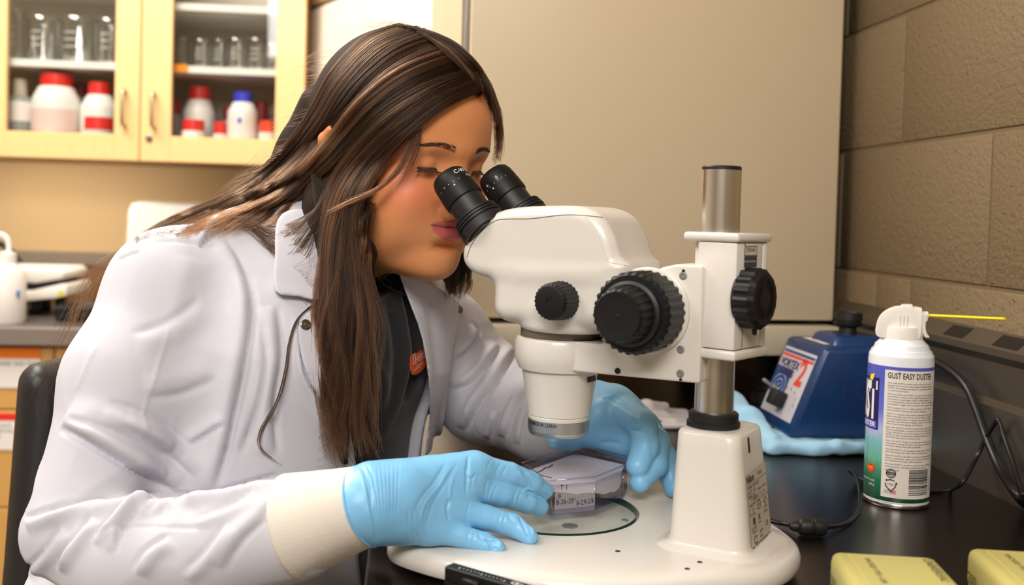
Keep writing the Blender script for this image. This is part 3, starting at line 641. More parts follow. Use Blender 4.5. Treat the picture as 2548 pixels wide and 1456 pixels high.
L.append(rect(.2*lw,-.925*H,.95*lw,-.92*H)); tl('NIKON CORPORATION',.2,.96,.0026); L.append(pen([(.05*lw,-.98*H),(.05*lw,-.93*H),(.14*lw,-.95*H),(.14*lw,-.98*H)],.0009))
mk('lettering',place(join(*L),o,lx,up,.0009),grey_ink,lab,smooth=False,kind='stuff')
# collar, pole, cap
mk('collar',lathe(S(0,0,pz1),Z3,[(.0225,-.002),(.0225,.004),(.021,.005),(.021,.011),(.0195,.0125),(.0166,.0125)],48),blackm,ms,sharp=30)
ptop=at(1799,424,.845)[2]
po=mk('pole',lathe(SO,Z3,[(.0166,pz1-.01),(.0166,ptop)],64),chrome,ms,sharp=30)
mk('pole_cap',lathe(S(0,0,ptop),Z3,[(.0166,0),(.0166,.0022),(.0158,.0034),(.01,.0036)],48),blackm,po,sharp=30)
# mount block on the pole (turned a little round it)
ma=-R0*math.sin(math.radians(50))+F0*math.cos(math.radians(50)); mb=R0*math.cos(math.radians(50))+F0*math.sin(math.radians(50)); MA=(ma,mb,Z3)
mz0=at(1833,890,.80)[2]; mz1=at(1833,604,.80)[2]
hole_cut=lathe(S(0,0,mz0-.02),Z3,[(.0168,0),(.0168,.2)],48)
blk_b=mk('mount_block',box((-.0305,-.0265,mz0+.004),(.006,.021,mz1),.0025,2,SO,MA),ivory,ms,sharp=40)
mk('side_rail',box((-.0305,.0215,mz0+.004),(-.004,.0315,mz1),.002,2,SO,MA),ivory,ms,sharp=40)
mk('top_plate',bool_cut(box((-.0325,-.0285,mz1),(.019,.0335,mz1+.0075),.0028,3,SO,MA),[hole_cut]),ivory,ms,sharp=40)
mk('bottom_plate',bool_cut(box((-.0325,-.0285,mz0-.0045),(.0075,.0335,mz0+.0035),.0025,3,SO,MA),[hole_cut]),ivory,ms,sharp=40)
mk('slide_rail',box((.006,-.017,mz0+.01),(.013,.017,mz1),0,1,SO,MA),ivory,ms,smooth=False)
mk('slide_steel',box((.0125,-.0135,mz0+.01),(.0155,.012,mz1),.0008,1,SO,MA),chrome,ms,smooth=False)
mk('toothed_rack',join(*[box((.0155,-.006,mz1-.002-.0022*i),(.0172,.006,mz1-.0008-.0022*i),0,1,SO,MA) for i in range(34)]),hole,ms,smooth=False,kind='stuff')
mk('face_seam',box((-.0309,-.0135,mz0+.006),(-.0303,-.0130,mz1-.001),0,1,SO,MA),grey_ink,blk_b,smooth=False)
# label on the back face
q=SO+ma*-.0307; rpt=lambda px,py:atplane(px,py,q,ma)
a0=rpt(1852,612); a1=rpt(1883,610); ww_=(a1-a0)@mb; o=np.array(a0); hh=.0155*ww_/.011
lb=mk('maker_label',place(rect(0,-hh,ww_,0),o,mb,Z3,.0003),mat('label_pale',lin(206,196,178),.4),blk_b,smooth=False)
mk('lettering',place(join(rect(0,-.26*hh,ww_,-.245*hh),rect(0,-.015*hh,ww_,0),rect(0,-.27*hh,ww_*.03,0),rect(ww_*.97,-.27*hh,ww_,0),rect(0,-.56*hh,ww_,-.27*hh),shift(text('Nikon',.0042*ww_/.011),ww_*.97,-.70*hh,math.pi),shift(text('MADE IN CHINA',.0012*ww_/.011),ww_*.45,-.7*hh,math.pi),shift(text('SM-FS32',.0022*ww_/.011),ww_*.85,-.05*hh,math.pi)),o,mb,Z3,.0006),grey_ink,lb,smooth=False)
mk('lettering',place(shift(text('P-FMD FOCUS MOUNT',.0011*ww_/.011),ww_*.9,-.38*hh,math.pi),o,mb,Z3,.0009),white_ink,lb,smooth=False)
# tension knob on the back face
kz=at(1895,742,.82)[2]; ko=SO+mb*-.010+Z3*kz
kn=mk('tension_knob',ribbed(ko,-ma,.0252,.0315,.0485,16,.0016,.004),black,ms,sharp=25)
mk('hub',lathe(ko,-ma,[(.0225,.029),(.0225,.0316)],40),blackm,kn)
mk('knob_face',lathe(ko,-ma,[(.0175,.0484),(.0175,.0487),(.0167,.0485),(.0088,.0485),(.0085,.0482),(.008,.0485),(.001,.0486)],40),black,kn,sharp=20)
mk('stud',lathe(ko-ma*.04-Z3*.027,-Z3,[(.002,-.004),(.002,.002),(.001,.003)],12),blackm,kn)
# carrier arm
az0=1.0605; az1=1.160; bz=1.0868
# plate outline in (u,z)
armp=[(.003,az0+.0015),(.003,az1),(.0265,az1),(.040,az1-.0035),(.052,az1-.013),(.064,az1-.03),(.076,bz+.018),(.084,bz+.004),(.095,bz),(.148,bz),(.148,az0-.001)]
mk('carrier_arm',prism(armp,-.030,.030,.0025,3,SO,SAV),ivory,ms,sharp=35)
rg=mk('carrier_ring',lathe(S(.148,0,0),Z3,[(.036,az0-.004),(.0385,az0-.003),(.0415,az0+.004),(.0425,az0+.010),(.0425,bz-.004),(.041,bz-.001),(.039,bz)],72),ivory,ms,sharp=35)
def arm_pt(px,py): return atplane(px,py,S(0,-.030,0),sb)
for px,py,r,mm in ((1700,686,.0034,screw_m),(1701,674,.0014,hole),(1694,870,.0034,screw_m),(1537,923,.0027,hole),(1693,930,.0034,screw_m),(1694,945,.0013,hole),(1695,745,.0026,hole)):
    mk('screw',lathe(arm_pt(px,py)-sb*.0002,-sb,[(r,0),(r,.0004),(r*.55,.0006),(r*.5,.0001),(.0001,.0)],18),mm,ms,sharp=30)
# focus knobs
fo=S(.050,0,1.1195)
mk('knob_boss',lathe(fo,-sb,[(.037,.028),(.037,.0335),(.035,.0345)],64),ivory,ms,sharp=30)
kc=mk('coarse_focus_knob',ribbed(fo,-sb,.0345,.0345,.069,30,.0014,.003),black,ms,sharp=25)
mk('collar',lathe(fo,-sb,[(.027,.068),(.027,.073),(.0245,.0745)],48),blackm,kc,sharp=30)
kf=mk('fine_focus_knob',ribbed(fo,-sb,.0235,.0745,.096,22,.001,.0022,taper=.93),black,ms,sharp=25)
mk('knob_face',lathe(fo,-sb,[(.0195,.0959),(.0195,.0965),(.009,.0958),(.003,.0952),(.002,.0958),(.0012,.0962)],40),black,kf,sharp=40)
# zoom body + binocular head: one moulded housing
hv=-.040
prof=[suv(x,y,hv) for x,y in ((1149,632),(1160,592),(1183,560),(1222,533),(1280,516),(1400,511),(1455,517),(1496,540),(1524,585),(1540,640),(1560,668),(1500,700),(1300,700),(1283,694),(1240,693),(1190,687),(1158,664))]
prof=np.array(prof); bz0=at(1400,838,.86)[2]; bz1=suv(1600,664,-.03)[1]
PF=catmull(prof,3,True)
def f_head(p):
    u=(p-SO)@sa; v=(p-SO)@sb; z=p[:,2]
    d2=sd_poly(u,z,PF)+.012; q=np.stack([d2,np.abs(v)-.0335],1); hd=np.linalg.norm(np.maximum(q,0),axis=1)+np.minimum(q.max(1),0)-.012
    # upper housing narrows towards the back
    bd=sd_box(np.stack([u,v,z],1),((.062+.2005)/2,0,(bz0+.006+bz1)/2),((.2005-.062)/2,.045,(bz1-bz0-.006)/2),.016)
    cy=np.maximum(np.hypot((u-.148),v)-.0455,np.abs(z-(bz0+.012))-.012)
    cy2=np.stack([np.hypot(u-.140,v*1.0)-.040,np.abs(z-(bz0+.014))-.008],1); cy2=np.linalg.norm(np.maximum(cy2,0),axis=1)+np.minimum(cy2.max(1),0)-.006
    r=smin(hd,bd,.011); return smin(r,cy2,.006)
V,F=surface_net(f_head,np.array([S(.13,0,1.15)-[.17,.17,.09]]).ravel(),np.array([S(.13,0,1.15)+[.17,.17,.09]]).ravel(),.0011)
V=relax(V,F,2,.4)
hdp=mk('zoom_body',(V,F),ivory,ms)
# seams pressed into the housing are thin dark inlays that hug it
def hug(pts,width,name,m_,parent,f,lift=.0001,step=4):
    P=catmull(pts,6); Q=[]
    for px,py in P:
        r=ray(px,py); r=r/np.linalg.norm(r); t=.6; hit=None
        for _ in range(90):
            d=float(f((CAM+r*t)[None])[0])
            if d<.0002: hit=CAM+r*t; break
            t+=max(d*.7,.0002)
            if t>1.6: break
        if hit is not None: Q.append(hit)
    if len(Q)<3: return None
    Q=np.array(Q); return mk(name,tube(Q,width,6,sm=0),m_,parent)
seam=mat('seam_shadow',lin(120,112,100),.6)
hug([(1162,640),(1172,612),(1196,578),(1232,550),(1262,545),(1320,544),(1400,535),(1450,536),(1500,541)],.00038,'cover_seam',seam,hdp,f_head)
hug([(1452,537),(1478,566),(1498,610),(1508,640),(1516,652),(1548,658),(1566,664),(1567,676)],.00032,'side_seam',ivory,hdp,f_head)
mk('body_gap_ring',lathe(S(.148,0,0),Z3,[(.0375,bz-.001),(.0375,bz0+.012)],64),mat('gap_grey',lin(120,110,96),.5),ms)
# tubes and eyepieces
def eyepiece(v,top,low):
    ut,zt_=suv(*top,v); ul,zl=suv(*low,v); A=S(ut,v,zt_); Bp=S(ul,v,zl); ax=nrm(A-Bp); L=np.linalg.norm(A-Bp)
    tb=mk('eyepiece_tube',lathe(A,-ax,[(.0172,L*.50),(.0172,L*.86),(.0195,L*.87),(.0195,L*1.16)],48),mat('black_tube',lin(24,24,24),.42,bump=(1500,.4,2,.0004)),ms,sharp=30)
    n=[(.019,L*.80)]
    for i in range(3): n+= [(.0222+.0006*i,L*(.815+.055*i)),(.0222+.0006*i,L*(.85+.055*i)),(.0208+.0006*i,L*(.855+.055*i)),(.0208+.0006*i,L*(.865+.055*i))]
    n+= [(.0232,L*.99),(.0236,L*1.13),(.020,L*1.14)]
    mk('rubber_cuff',lathe(A,-ax,n,48,cap=False),blackm,ms,sharp=30)
    e=mk('eyepiece',lathe(A,-ax,[(.0135,.0004),(.0150,.0),(.0165,.0015),(.0180,.0065),(.01855,.0160),(.0183,.0168),(.0183,.0180),(.0188,.0184),(.0190,.0290),(.0186,.0312),(.0172,.0320)],64,cap=False),black,ms,sharp=35,label='black eyepiece with a white dioptre scale')
    mk('eye_lens',lathe(A,-ax,[(.0137,.0010),(.008,.0002),(.0005,.0)],32),mat('coated_lens',lin(20,26,34),.05,spec=.9),e)
    return A,ax,e
vn=CAM-S(.25,0,1.2); ep={}
for key,v,top,low in (('near',-.0315,(1113,439),(1199,559)),('far',.0315,(1226,434),(1310,545))):
    A,ax,e=eyepiece(v,top,low)
    x=nrm(np.cross(ax,sb)*1.0); x=-x if x[2]<0 else x         # up-facing side of the barrel
    y=np.cross(-ax,x)
    def wrap(VF,r0,h0,ang):     # letters: x runs round the barrel, y towards the eye
        Vv,Ff=VF; a=ang+Vv[:,0]/.0184; hh_=h0-Vv[:,1]; rr=np.interp(hh_,[.0065,.016,.018,.03],[.0180,.01855,.0187,.019])+.00025
        return A+np.outer(np.cos(a)*rr,x)+np.outer(np.sin(a)*rr,y)+np.outer(hh_,-ax),Ff
    sg=1
    # find direction in which x runs to the viewer's right
    def ang_of(px,py):
        best=None
        for a in np.linspace(0,2*math.pi,360):
            p=A+(x*math.cos(a)+y*math.sin(a))*.0185-ax*.014; n_=x*math.cos(a)+y*math.sin(a)
            if n_@(CAM-p)<0: continue
            d=np.hypot(*(proj(p)[:2]-[px,py])); 
            if best is None or d<best[0]: best=(d,a)
        return best[1]
    ticks=[]
    if key=='near':
        pts=((1140,444,0),(1128,451,0),(1117,460,0),(1106,468,1),(1100,480,0),(1095,489,0))
    else: pts=((1207,469,0),(1217,461,0),(1228,453,0),(1239,448,1),(1251,446,0),(1261,447,0))
    ml=[]
    for px,py,b in pts:
        a=ang_of(px,py); ml.append(wrap(rect(-.0002,0,.0002,.0022 if b else .0013),0,.0163,a))
    if key=='near':
        a=ang_of(1134,433); b=ang_of(1160,436); s=math.copysign(1,math.sin(b-a))
        t1=text('C-W10x/22',.0062,bold=.012); t2=shift(text('Nikon',.0038),.010,-.0035)
        fl=lambda VF:(VF[0]*np.array([s,1,1]),VF[1])
        ml+= [wrap(fl(t1),0,.0098,a),wrap(fl(t2),0,.0118,a)]
    else:
        a=ang_of(1233,438); b=ang_of(1250,436); s=math.copysign(1,math.sin(b-a)); fl=lambda VF:(VF[0]*np.array([s,1,1]),VF[1])
        ml.append(wrap(fl(text('0',.0052,'CENTER')),0,.0138,a)); a=ang_of(1206,458); ml.append(wrap(fl(text('+',.0065,'CENTER')),0,.0148,a))
    mk('scale_marks',join(*ml),white_ink,e,smooth=False,kind='stuff')
    a=ang_of(1131,460) if key=='near' else ang_of(1225,464)
    mk('index_dot',lathe(A+(x*math.cos(a)+y*math.sin(a))*.0188-ax*.0192,x*math.cos(a)+y*math.sin(a),[(.0010,0),(.0008,.0004),(.0002,.0006)],10),white_ink,e)
# zoom knob
zo=S(.1255,-.042,at(1400,748,.869)[2]); zk=mk('zoom_knob',ribbed(zo,-sb,.0178,-.004,.0255,26,.0007,.002,taper=.90),black,ms,sharp=25)
mk('knob_face',lathe(zo,-sb,[(.0140,.0254),(.0138,.0262),(.0128,.0266),(.0035,.0264),(.003,.0256),(.001,.0254)],40),black,zk,sharp=30)
nm=[]
for s_,px,py in (('3',1440,717),('2',1444,770)):
    pt=atplane(px,py,zo-sb*.004,sb); rd=pt-zo; rd=rd-sb*(rd@sb); rd=nrm(rd); tg=np.cross(rd,-sb)
    nm.append(place(text(s_,.0042,'CENTER'),zo+rd*.0178-sb*.003,-sb,np.cross(rd,-sb) if np.cross(rd,-sb)@Z3>0 else -np.cross(rd,-sb),.0003))
mk('numerals',join(*nm),white_ink,zk,smooth=False)
# objective
oc=S(.148,0,0); zA=1.0625; zBt=at(1408,1030,.919)[2]; zC=at(1408,1040,.919)[2]; zD=at(1408,1081,.919)[2]
ob=mk('objective_cone',lathe(oc,Z3,[(.0292,zBt),(.0296,zBt+.004),(.0345,zBt+.036),(.0362,zA-.004),(.0362,zA+.003)],72),ivory,ms,sharp=35)
mk('retaining_ring',lathe(oc,Z3,[(.0283,zC-.001),(.0288,zC+.001),(.0288,zBt-.0012),(.0283,zBt-.0004),(.0283,zBt+.002)],72),ivory,ob,sharp=30)
orr=mk('objective_ring',lathe(oc,Z3,[(.020,zD+.002),(.0262,zD),(.0275,zD+.0015),(.0280,zD+.004),(.0285,zD+.0045),(.0285,zC-.0006),(.0278,zC)],96),satin,ms,sharp=30,label='satin aluminium objective ring')
mk('front_lens',lathe(oc,Z3,[(.021,zD+.0025),(.01,zD+.0015),(.0005,zD+.001)],40),mat('coated_lens',lin(20,26,34),.05,spec=.9),orr)
tocam=nrm((CAM-oc)*[1,1,0]); rt=np.cross(Z3,tocam)           # viewer's right seen from the camera
CA=(tocam,rt,Z3)
zt_=at(1408,1070,.89)[2]
for s_,wd_,en_ in (('MADE IN CHINA',.0268,-.05),('1.5X',.0072,-1.05)):
    V,Fc=text(s_,.0048,bold=.006); V=V*[wd_/V[:,0].max(),1,1]
    mk('lettering',wrap_cyl((V,Fc),oc+Z3*zt_,.0285,CA,en_-wd_/.0285),ink,orr,smooth=False)
a=math.asin(.70); mk('model_strip',wrap_cyl(join(*[rect(.0018*i,0,.0018*(i+1),.0050) for i in range(8)]),oc+Z3*(at(1488,950,.89)[2]-.002),.0353,CA,a),mat('dark_strip',lin(48,46,52),.4),ob,smooth=False)
# ================================================================== culture box on the stage
clear=thin_glass('clear_polystyrene',(.96,.96,.98,1),.03,.03); clear_e=thin_glass('clear_edge',(.80,.80,.90,1),.25,.08)
zbx=.9266; ztp=.9590
lid_px=((1298,1152),(1430,1106),(1566,1136),(1556,1157),(1482,1187),(1370,1197))
lid=np.array([atz(x,y,ztp) for x,y in lid_px])[:,:2]
lid[5]=lid[0]+(lid[4]-lid[1])*0+ (np.array(lid[5])-lid[0])
cen=lid.mean(0); low=cen+(lid-cen)*.955
def hexsec(P,z): return np.array([(x,y,z) for x,y in P])
def inset(P,k): return cen+(P-cen)*k
cbx=thing('culture_box','clear plastic six-sided culture box with handwritten dates under the objective','container',(cen[0],cen[1],zbx))
mk('box_wall',loft([hexsec(inset(low,.99),zbx+.0004),hexsec(inset(low,1.0),zbx+.002),hexsec(low,ztp-.006),hexsec(inset(low,.975),ztp-.006),hexsec(inset(low,.975),zbx+.0028)],cap=True),clear,cbx,smooth=False)
mk('bottom_rim',loft([hexsec(inset(low,1.015),zbx),hexsec(inset(low,1.02),zbx+.0045),hexsec(inset(low,1.001),zbx+.0055),hexsec(inset(low,1.001),zbx)],cap=False),clear_e,cbx,smooth=False)
mk('lid',loft([hexsec(inset(lid,.985),ztp-.006),hexsec(lid,ztp-.0058),hexsec(lid,ztp-.0006),hexsec(inset(lid,.99),ztp)],cap=True),clear,cbx,smooth=False)
mk('lid_edge',loft([hexsec(inset(lid,1.001),ztp-.0060),hexsec(inset(lid,1.004),ztp-.0048),hexsec(inset(lid,1.001),ztp-.0038)],cap=False),clear_e,cbx,smooth=False)
for i in range(6): mk('corner_edge',tube([(low[i][0],low[i][1],zbx+.001),(low[i][0],low[i][1],ztp-.006)],.0006,6,sm=0),clear_e,cbx)
hexr=[tuple(lid[i])+(ztp+.0001,) for i in (0,1,2,3,4,5,0)]
mk('lid_ridge',tube(hexr,.0008,6,sm=0),clear_e,cbx)
# white growth sheet under the lid, with a torn lower margin
cul=mat('culture_sheet',lin(214,208,210),.8,bump=(900,.6,3,.0006),var=(220,.16))
P=inset(low,.945); rng=random.Random(3)
rimv=[];N_=72
for i in range(N_):
    t=i/N_*6; k=int(t); f=t-k; rimv.append(P[k]*(1-f)+P[(k+1)%6]*f)
rimv=np.array(rimv); zlow=ztp-.0135-.006*np.abs(vnoise(np.c_[rimv*70,np.zeros(N_)],1,3))-.006*np.clip(np.sin(np.arange(N_)/N_*12.6+1),-.5,1)
top=np.c_[rimv,np.full(N_,ztp-.0078)]; bot=np.c_[rimv,zlow]; inn=np.c_[inset(rimv,.3),np.full(N_,ztp-.0083)]
mk('culture_sheet',loft([bot,top,inn]),cul,cbx,smooth=False)
crk=mat('dark_thread',lin(60,52,58),.7)
mk('root_thread',tube([np.append(atz(x,y,ztp-.0072)[:2],ztp-.0074) for x,y in ((1330,1176),(1345,1172),(1356,1164),(1366,1162),(1375,1155))],.0005,5),crk,cbx)
mk('root_thread',tube([np.append(atz(x,y,ztp-.0072)[:2],ztp-.0074) for x,y in ((1342,1182),(1356,1185),(1372,1188))],.0004,5),crk,cbx)
# writing on the front wall
p5=np.append(low[5],0); p4=np.append(low[4],0); wx=nrm(p4-p5); wn=np.cross(wx,Z3); wn=wn if wn@(CAM*[1,1,0]-p5)>0 else -wn
def wpt(px,py): return atplane(px,py,p5+wn*.0004,wn)
pen_ink=mat('pen_ink',lin(44,36,58),.6); L=[]
for s,px,py,sz,rot in (('T 1',1394,1220,.0066,0),('B',1389,1241,.0062,.1),('8-26-25',1384,1257,.0066,.02),('10',1425,1246,.0032,.05),('8-29-25',1434,1259,.0066,.06),('20',1472,1249,.0032,.1)):
    a=wpt(px,py); V,Fc=shift(text(s,sz),0,0,rot); L.append((a+V[:,[0]]*wx*.86+V[:,[1]]*Z3,Fc))
mk('handwriting',join(*L),pen_ink,cbx,smooth=False,label='dark handwriting on the front wall')
l0=wpt(1382,1206); l1=wpt(1480,1268); lwid=(l1-l0)@wx
fm=bpy.data.materials.new('frosted_patch'); fm.use_nodes=True; fm.node_tree.nodes['Principled BSDF'].inputs['Base Color'].default_value=lin(214,208,216); fm.node_tree.nodes['Principled BSDF'].inputs['Alpha'].default_value=.4; fm.node_tree.nodes['Principled BSDF'].inputs['Roughness'].default_value=.5
mk('frosted_panel',place(rect(0,-.0272,lwid,.001),l0,wx,Z3,-.0002),fm,cbx,smooth=False)
# spot from the illuminator on the carrier
sp=bpy.data.lights.new('illuminator_spot','SPOT'); sp.energy=.35; sp.color=(.62,.66,1); sp.spot_size=math.radians(17); sp.spot_blend=.7; sp.shadow_soft_size=.004
so=bpy.data.objects.new('illuminator_spot',sp); COL.objects.link(so); so.location=S(.225,-.065,1.055)
so.rotation_euler=(Vector(atz(1402,1172,ztp))-Vector(so.location)).to_track_quat('-Z','Y').to_euler()

# ================================================================== air duster
can_w=mat('can_white_metal',lin(232,236,240),.16,.0,.6,coat=.6); canm=mat('can_rim',lin(190,186,180),.2,1)
cc=at(2229,1244,1.075); cc[2]=ZB; R=.0335
cz=lambda py,px=2229:at(px,py,1.075)[2]
du=thing('air_duster','white air duster can with a blue and green printed label, trigger cap and yellow straw','spray can',cc)
zl0=cz(1231); zl1=cz(903)
mk('can_body',lathe(cc,Z3,[(R*.93,.0),(R*1.0,.0008),(R*1.01,.003),(R*.985,.0050),(R,.0062),(R,zl1-ZB+.004),(R*.985,zl1-ZB+.010),(R*.90,zl1-ZB+.0155),(R*.86,zl1-ZB+.0165),(R*.80,zl1-ZB+.0215),(R*.76,zl1-ZB+.0225),(R*.62,zl1-ZB+.0275),(R*.60,zl1-ZB+.0285)],72),can_w,du,sharp=22)
mk('bottom_rim',lathe(cc,Z3,[(R*1.0,.0006),(R*1.018,.0016),(R*1.018,.0032),(R*1.0,.0046)],72,cap=False),canm,du)
# printed sleeve: blue sky over green
sm=bpy.data.materials.new('printed_sleeve'); sm.use_nodes=True; nt=sm.node_tree; p=nt.nodes['Principled BSDF']; p.inputs['Roughness'].default_value=.25; p.inputs['Coat Weight'].default_value=.3
tc=nt.nodes.new('ShaderNodeTexCoord'); sx=nt.nodes.new('ShaderNodeSeparateXYZ'); nt.links.new(tc.outputs['Generated'],sx.inputs[0])
nz=nt.nodes.new('ShaderNodeTexNoise'); nz.inputs['Scale'].default_value=5; nz.inputs['Detail'].default_value=3; nt.links.new(tc.outputs['Generated'],nz.inputs['Vector'])
ad=nt.nodes.new('ShaderNodeMath'); ad.operation='MULTIPLY_ADD'; ad.inputs[1].default_value=.16; nt.links.new(nz.outputs[0],ad.inputs[0]); nt.links.new(sx.outputs[2],ad.inputs[2])
cr_=nt.nodes.new('ShaderNodeValToRGB'); e=cr_.color_ramp.elements; e[0].position=.08; e[0].color=lin(24,60,44); e[1].position=1; e[1].color=lin(86,92,190)
for ps,cl in ((.25,lin(40,112,78)),(.40,lin(110,176,150)),(.50,lin(120,180,190)),(.58,lin(176,184,220)),(.75,lin(104,112,206))): q=e.new(ps); q.color=cl
nt.links.new(ad.outputs[0],cr_.inputs[0]); nt.links.new(cr_.outputs[0],p.inputs['Base Color'])
h0=zl0-ZB; h1=zl1-ZB
slv=mk('printed_sleeve',lathe(cc,Z3,[(R+.0002,h0),(R+.0002,h1)],72,cap=False),sm,du)
tocam=nrm((CAM-cc)*[1,1,0]); rt=np.cross(Z3,tocam); KA=(tocam,rt,Z3)
aL=math.asin(-.45); aR=math.radians(76); pw=(aR-aL)*R; pz0=h0+.0045; pz1_=h1-.0035
cream=mat('label_cream',lin(226,218,208),.4)
def strip(x0,y0,x1,y1,n=16): 
    xs=np.linspace(x0,x1,n+1); V=np.array([(x,y,0) for y in (y0,y1) for x in xs]); return V,[(i,i+1,n+2+i,n+1+i) for i in range(n)]
lp=mk('label_panel',wrap_cyl(strip(0,pz0,pw,pz1_),cc,R,KA,aL,.0004),cream,slv)
T_=[]; y=pz1_-.0085
T_.append(shift(text('GUST EASY DUSTER',.0079,bold=.014),.003,y)); V,Fc=T_[0]; k=(pw-.012)/(V[:,0].max()-.003); T_[0]=(np.c_[.003+(V[:,0]-.003)*k,y+(V[:,1]-y)*1.1,V[:,2]],Fc); T_.append(shift(text('TM',.0018),.0135,y+.006))
paras=[['Dust with GUST to easily remove dust, dirt, and air','particles from hard to reach areas or delicate surfaces.','GUST is like having a portable air compressor that you','can hold in your hand.'],
['When you Dust with GUST, you get a blast of moisture','free, filtered, moisture free, high pressure gas that will','not scratch or harm glass, optics, metals, plastics, vinyl','or hardware when used as directed. GUST is a wonderful','able pressure trigger lets you control the dusting pressure.'],
['GUST contains pure 1,1 difluoroethane, (HFC 152a)','and is moisture free and non-ozone depleting.'],
['GUST is a compact, time saving cleaning tool that quickly','blasts away dust, dirt, lint, hair, sand, sawdust, cobwebs','and microscopic debris. Originally developed for office','cleaning in the electronics industry, GUST will increase the','ease of your home, garage, and business.'],
['Dust with GUST at home to remove dusts dirt from silk','flowers, collectibles, woodwork, furniture, plants, curtains','lamps, chandeliers, and other hard to clean surfaces. Try','GUST to repair intermittent problems with stereos, TVs','and VCRs that may be caused by dust.'],
['Dust with GUST at play to quickly clean cameras, lenses,','camcorders, sewing machines, train layouts, fishing reels','and other delicate toys and collectibles.'],
['Dust with GUST in the garage to easily blast wood dust','and metal filings from saws, drills, and other tools.'],
['Dust with GUST in the office to clean and repair keyboards,','printers, computers, copiers, faxes, phones, typewriters,','mail machines, and other office equipment.'],
['Dust with GUST in the lab to precisely clean instruments,','photo materials, and other sensitive instruments.'],['Item No. 94303']]
y-=.0030; ls=.00262
sc_=(pw-.007)/53*1.92
for pg in paras:
    for s in pg:
        y-=ls; V,Fc=text(s,.00215); wmax=V[:,0].max(); k=min(1.05,(pw-.007)/wmax); T_.append(shift((V*[k,1,1],Fc),.0035,y))
    y-=.00115
yb0=pz0+.004
# barcode, steel recycling mark, seal, flag
rng=random.Random(5); x_=pw*.46; yy=pz0+.0042
bh=.0262; q=0
while q<bh:
    hgt_=rng.choice([.0003,.0005,.0008,.0011]); T_.append(strip(x_,yy+q,x_+pw*.40,yy+q+hgt_,4)); q+=hgt_+rng.choice([.0004,.0006,.0009])
T_.append(shift(text('7 18102 94303 5',.0022),x_+pw*.47,yy+.002,math.pi/2))
cx0=.010; 
circ=lambda cx,cy,r,w_=.0005:pen([(cx+r*math.cos(a),cy+r*math.sin(a)) for a in np.linspace(0,6.284,26)],w_)
T_+= [circ(cx0,yy+.0215,.0046,.0009),circ(cx0,yy+.0215,.0030,.0007),strip(cx0-.0048,yy+.0202,cx0+.0048,yy+.0229,6)]
for a0 in (90,210,330):
    a=[math.radians(a0+t) for t in (30,90)]; rr=.0056
    A0=np.array([cx0+rr*math.cos(math.radians(a0-42)),yy+.0098+rr*math.sin(math.radians(a0-42))]); B0=np.array([cx0+rr*math.cos(math.radians(a0+42)),yy+.0098+rr*math.sin(math.radians(a0+42))]); C0=np.array([cx0+rr*.95*math.cos(math.radians(a0)),yy+.0098+rr*.95*math.sin(math.radians(a0))])
    T_.append(pen([A0,C0*.8+(A0+B0)*.1,B0],.0011)); d_=B0-C0
    T_.append((np.array([[*(B0+[d_[1]*.35,-d_[0]*.35]),0],[*(B0+d_*.5),0],[*(B0-[d_[1]*.35,-d_[0]*.35]),0]]),[(0,1,2)]))
T_.append(shift(text('STEEL',.0026,'CENTER'),cx0,yy+.009))
T_.append(shift(text('Made\nin USA',.0019,'RIGHT'),.0078,yy+.0022))
mk('lettering',wrap_cyl(join(*T_),cc,R,KA,aL,.0007),ink,lp,smooth=False,kind='stuff')
fl_x=.0090; fr=[];fb=[]
for i in range(4): fr.append(strip(fl_x,yy+.0002+.0011*i,fl_x+.0065,yy+.0008+.0011*i,2))
mk('flag_stripes',wrap_cyl(join(*fr),cc,R,KA,aL,.0007),mat('flag_red',lin(214,88,74),.5),lp,smooth=False); mk('flag_canton',wrap_cyl(strip(fl_x,yy+.0020,fl_x+.0032,yy+.0042,2),cc,R,KA,aL,.0008),mat('flag_blue',lin(60,80,170),.5),lp,smooth=False)
mk('seal_letters',wrap_cyl(shift(text('DfE SAFE',.0017,'CENTER'),cx0,yy+.0209),cc,R,KA,aL,.0010),cream,lp,smooth=False)
# big brand letters turned away to the left
aG=math.asin(-.62); big=[]
navy=mat('print_navy',lin(40,34,88),.4); pw_white=mat('print_white',lin(238,236,232),.4); yel=mat('print_yellow',lin(240,226,30),.4); bluebx=mat('print_blue',lin(84,92,196),.4)
hT=cz(965)-ZB; hB=cz(1058)-ZB
mk('logo_panel',wrap_cyl(strip(-.050,hB-.002,0,cz(935)-ZB,20),cc,R,KA,aG+.02,.0003),navy,slv,smooth=False)
V,Fc=text('GUST',1.0,bold=.04); V=V-[V[:,0].min(),V[:,1].min(),0]; V=V/[V[:,0].max(),V[:,1].max(),1]
mk('logo_letters',wrap_cyl((V*[.046,cz(942)-ZB-hB-.008+.0,1]+[-.0475,hB+.008,0],Fc),cc,R,KA,aG,.0006),pw_white,slv,smooth=False)
mk('logo_band',wrap_cyl(strip(-.050,hB-.0005,-.0012,hB+.0072,20),cc,R,KA,aG,.0005),bluebx,slv,smooth=False)
V,Fc=text('EASY DUSTER',.0074,'RIGHT',.02); mk('logo_letters',wrap_cyl((V+[-.003,hB+.0008,0],Fc),cc,R,KA,aG,.0007),pw_white,slv,smooth=False)
mk('logo_swoosh',wrap_cyl((np.array([(-.014,cz(940)-ZB,0),(-.0085,cz(943)-ZB,0),(-.0055,cz(925)-ZB,0),(-.012,cz(929)-ZB,0)]),[(0,1,2,3)]),cc,R,KA,aG,.0008),yel,slv,smooth=False)
ovl=[(.0062*math.cos(a)-.008,cz(1158)-ZB+.0045*math.sin(a),0) for a in np.linspace(0,6.28,24)[:-1]]
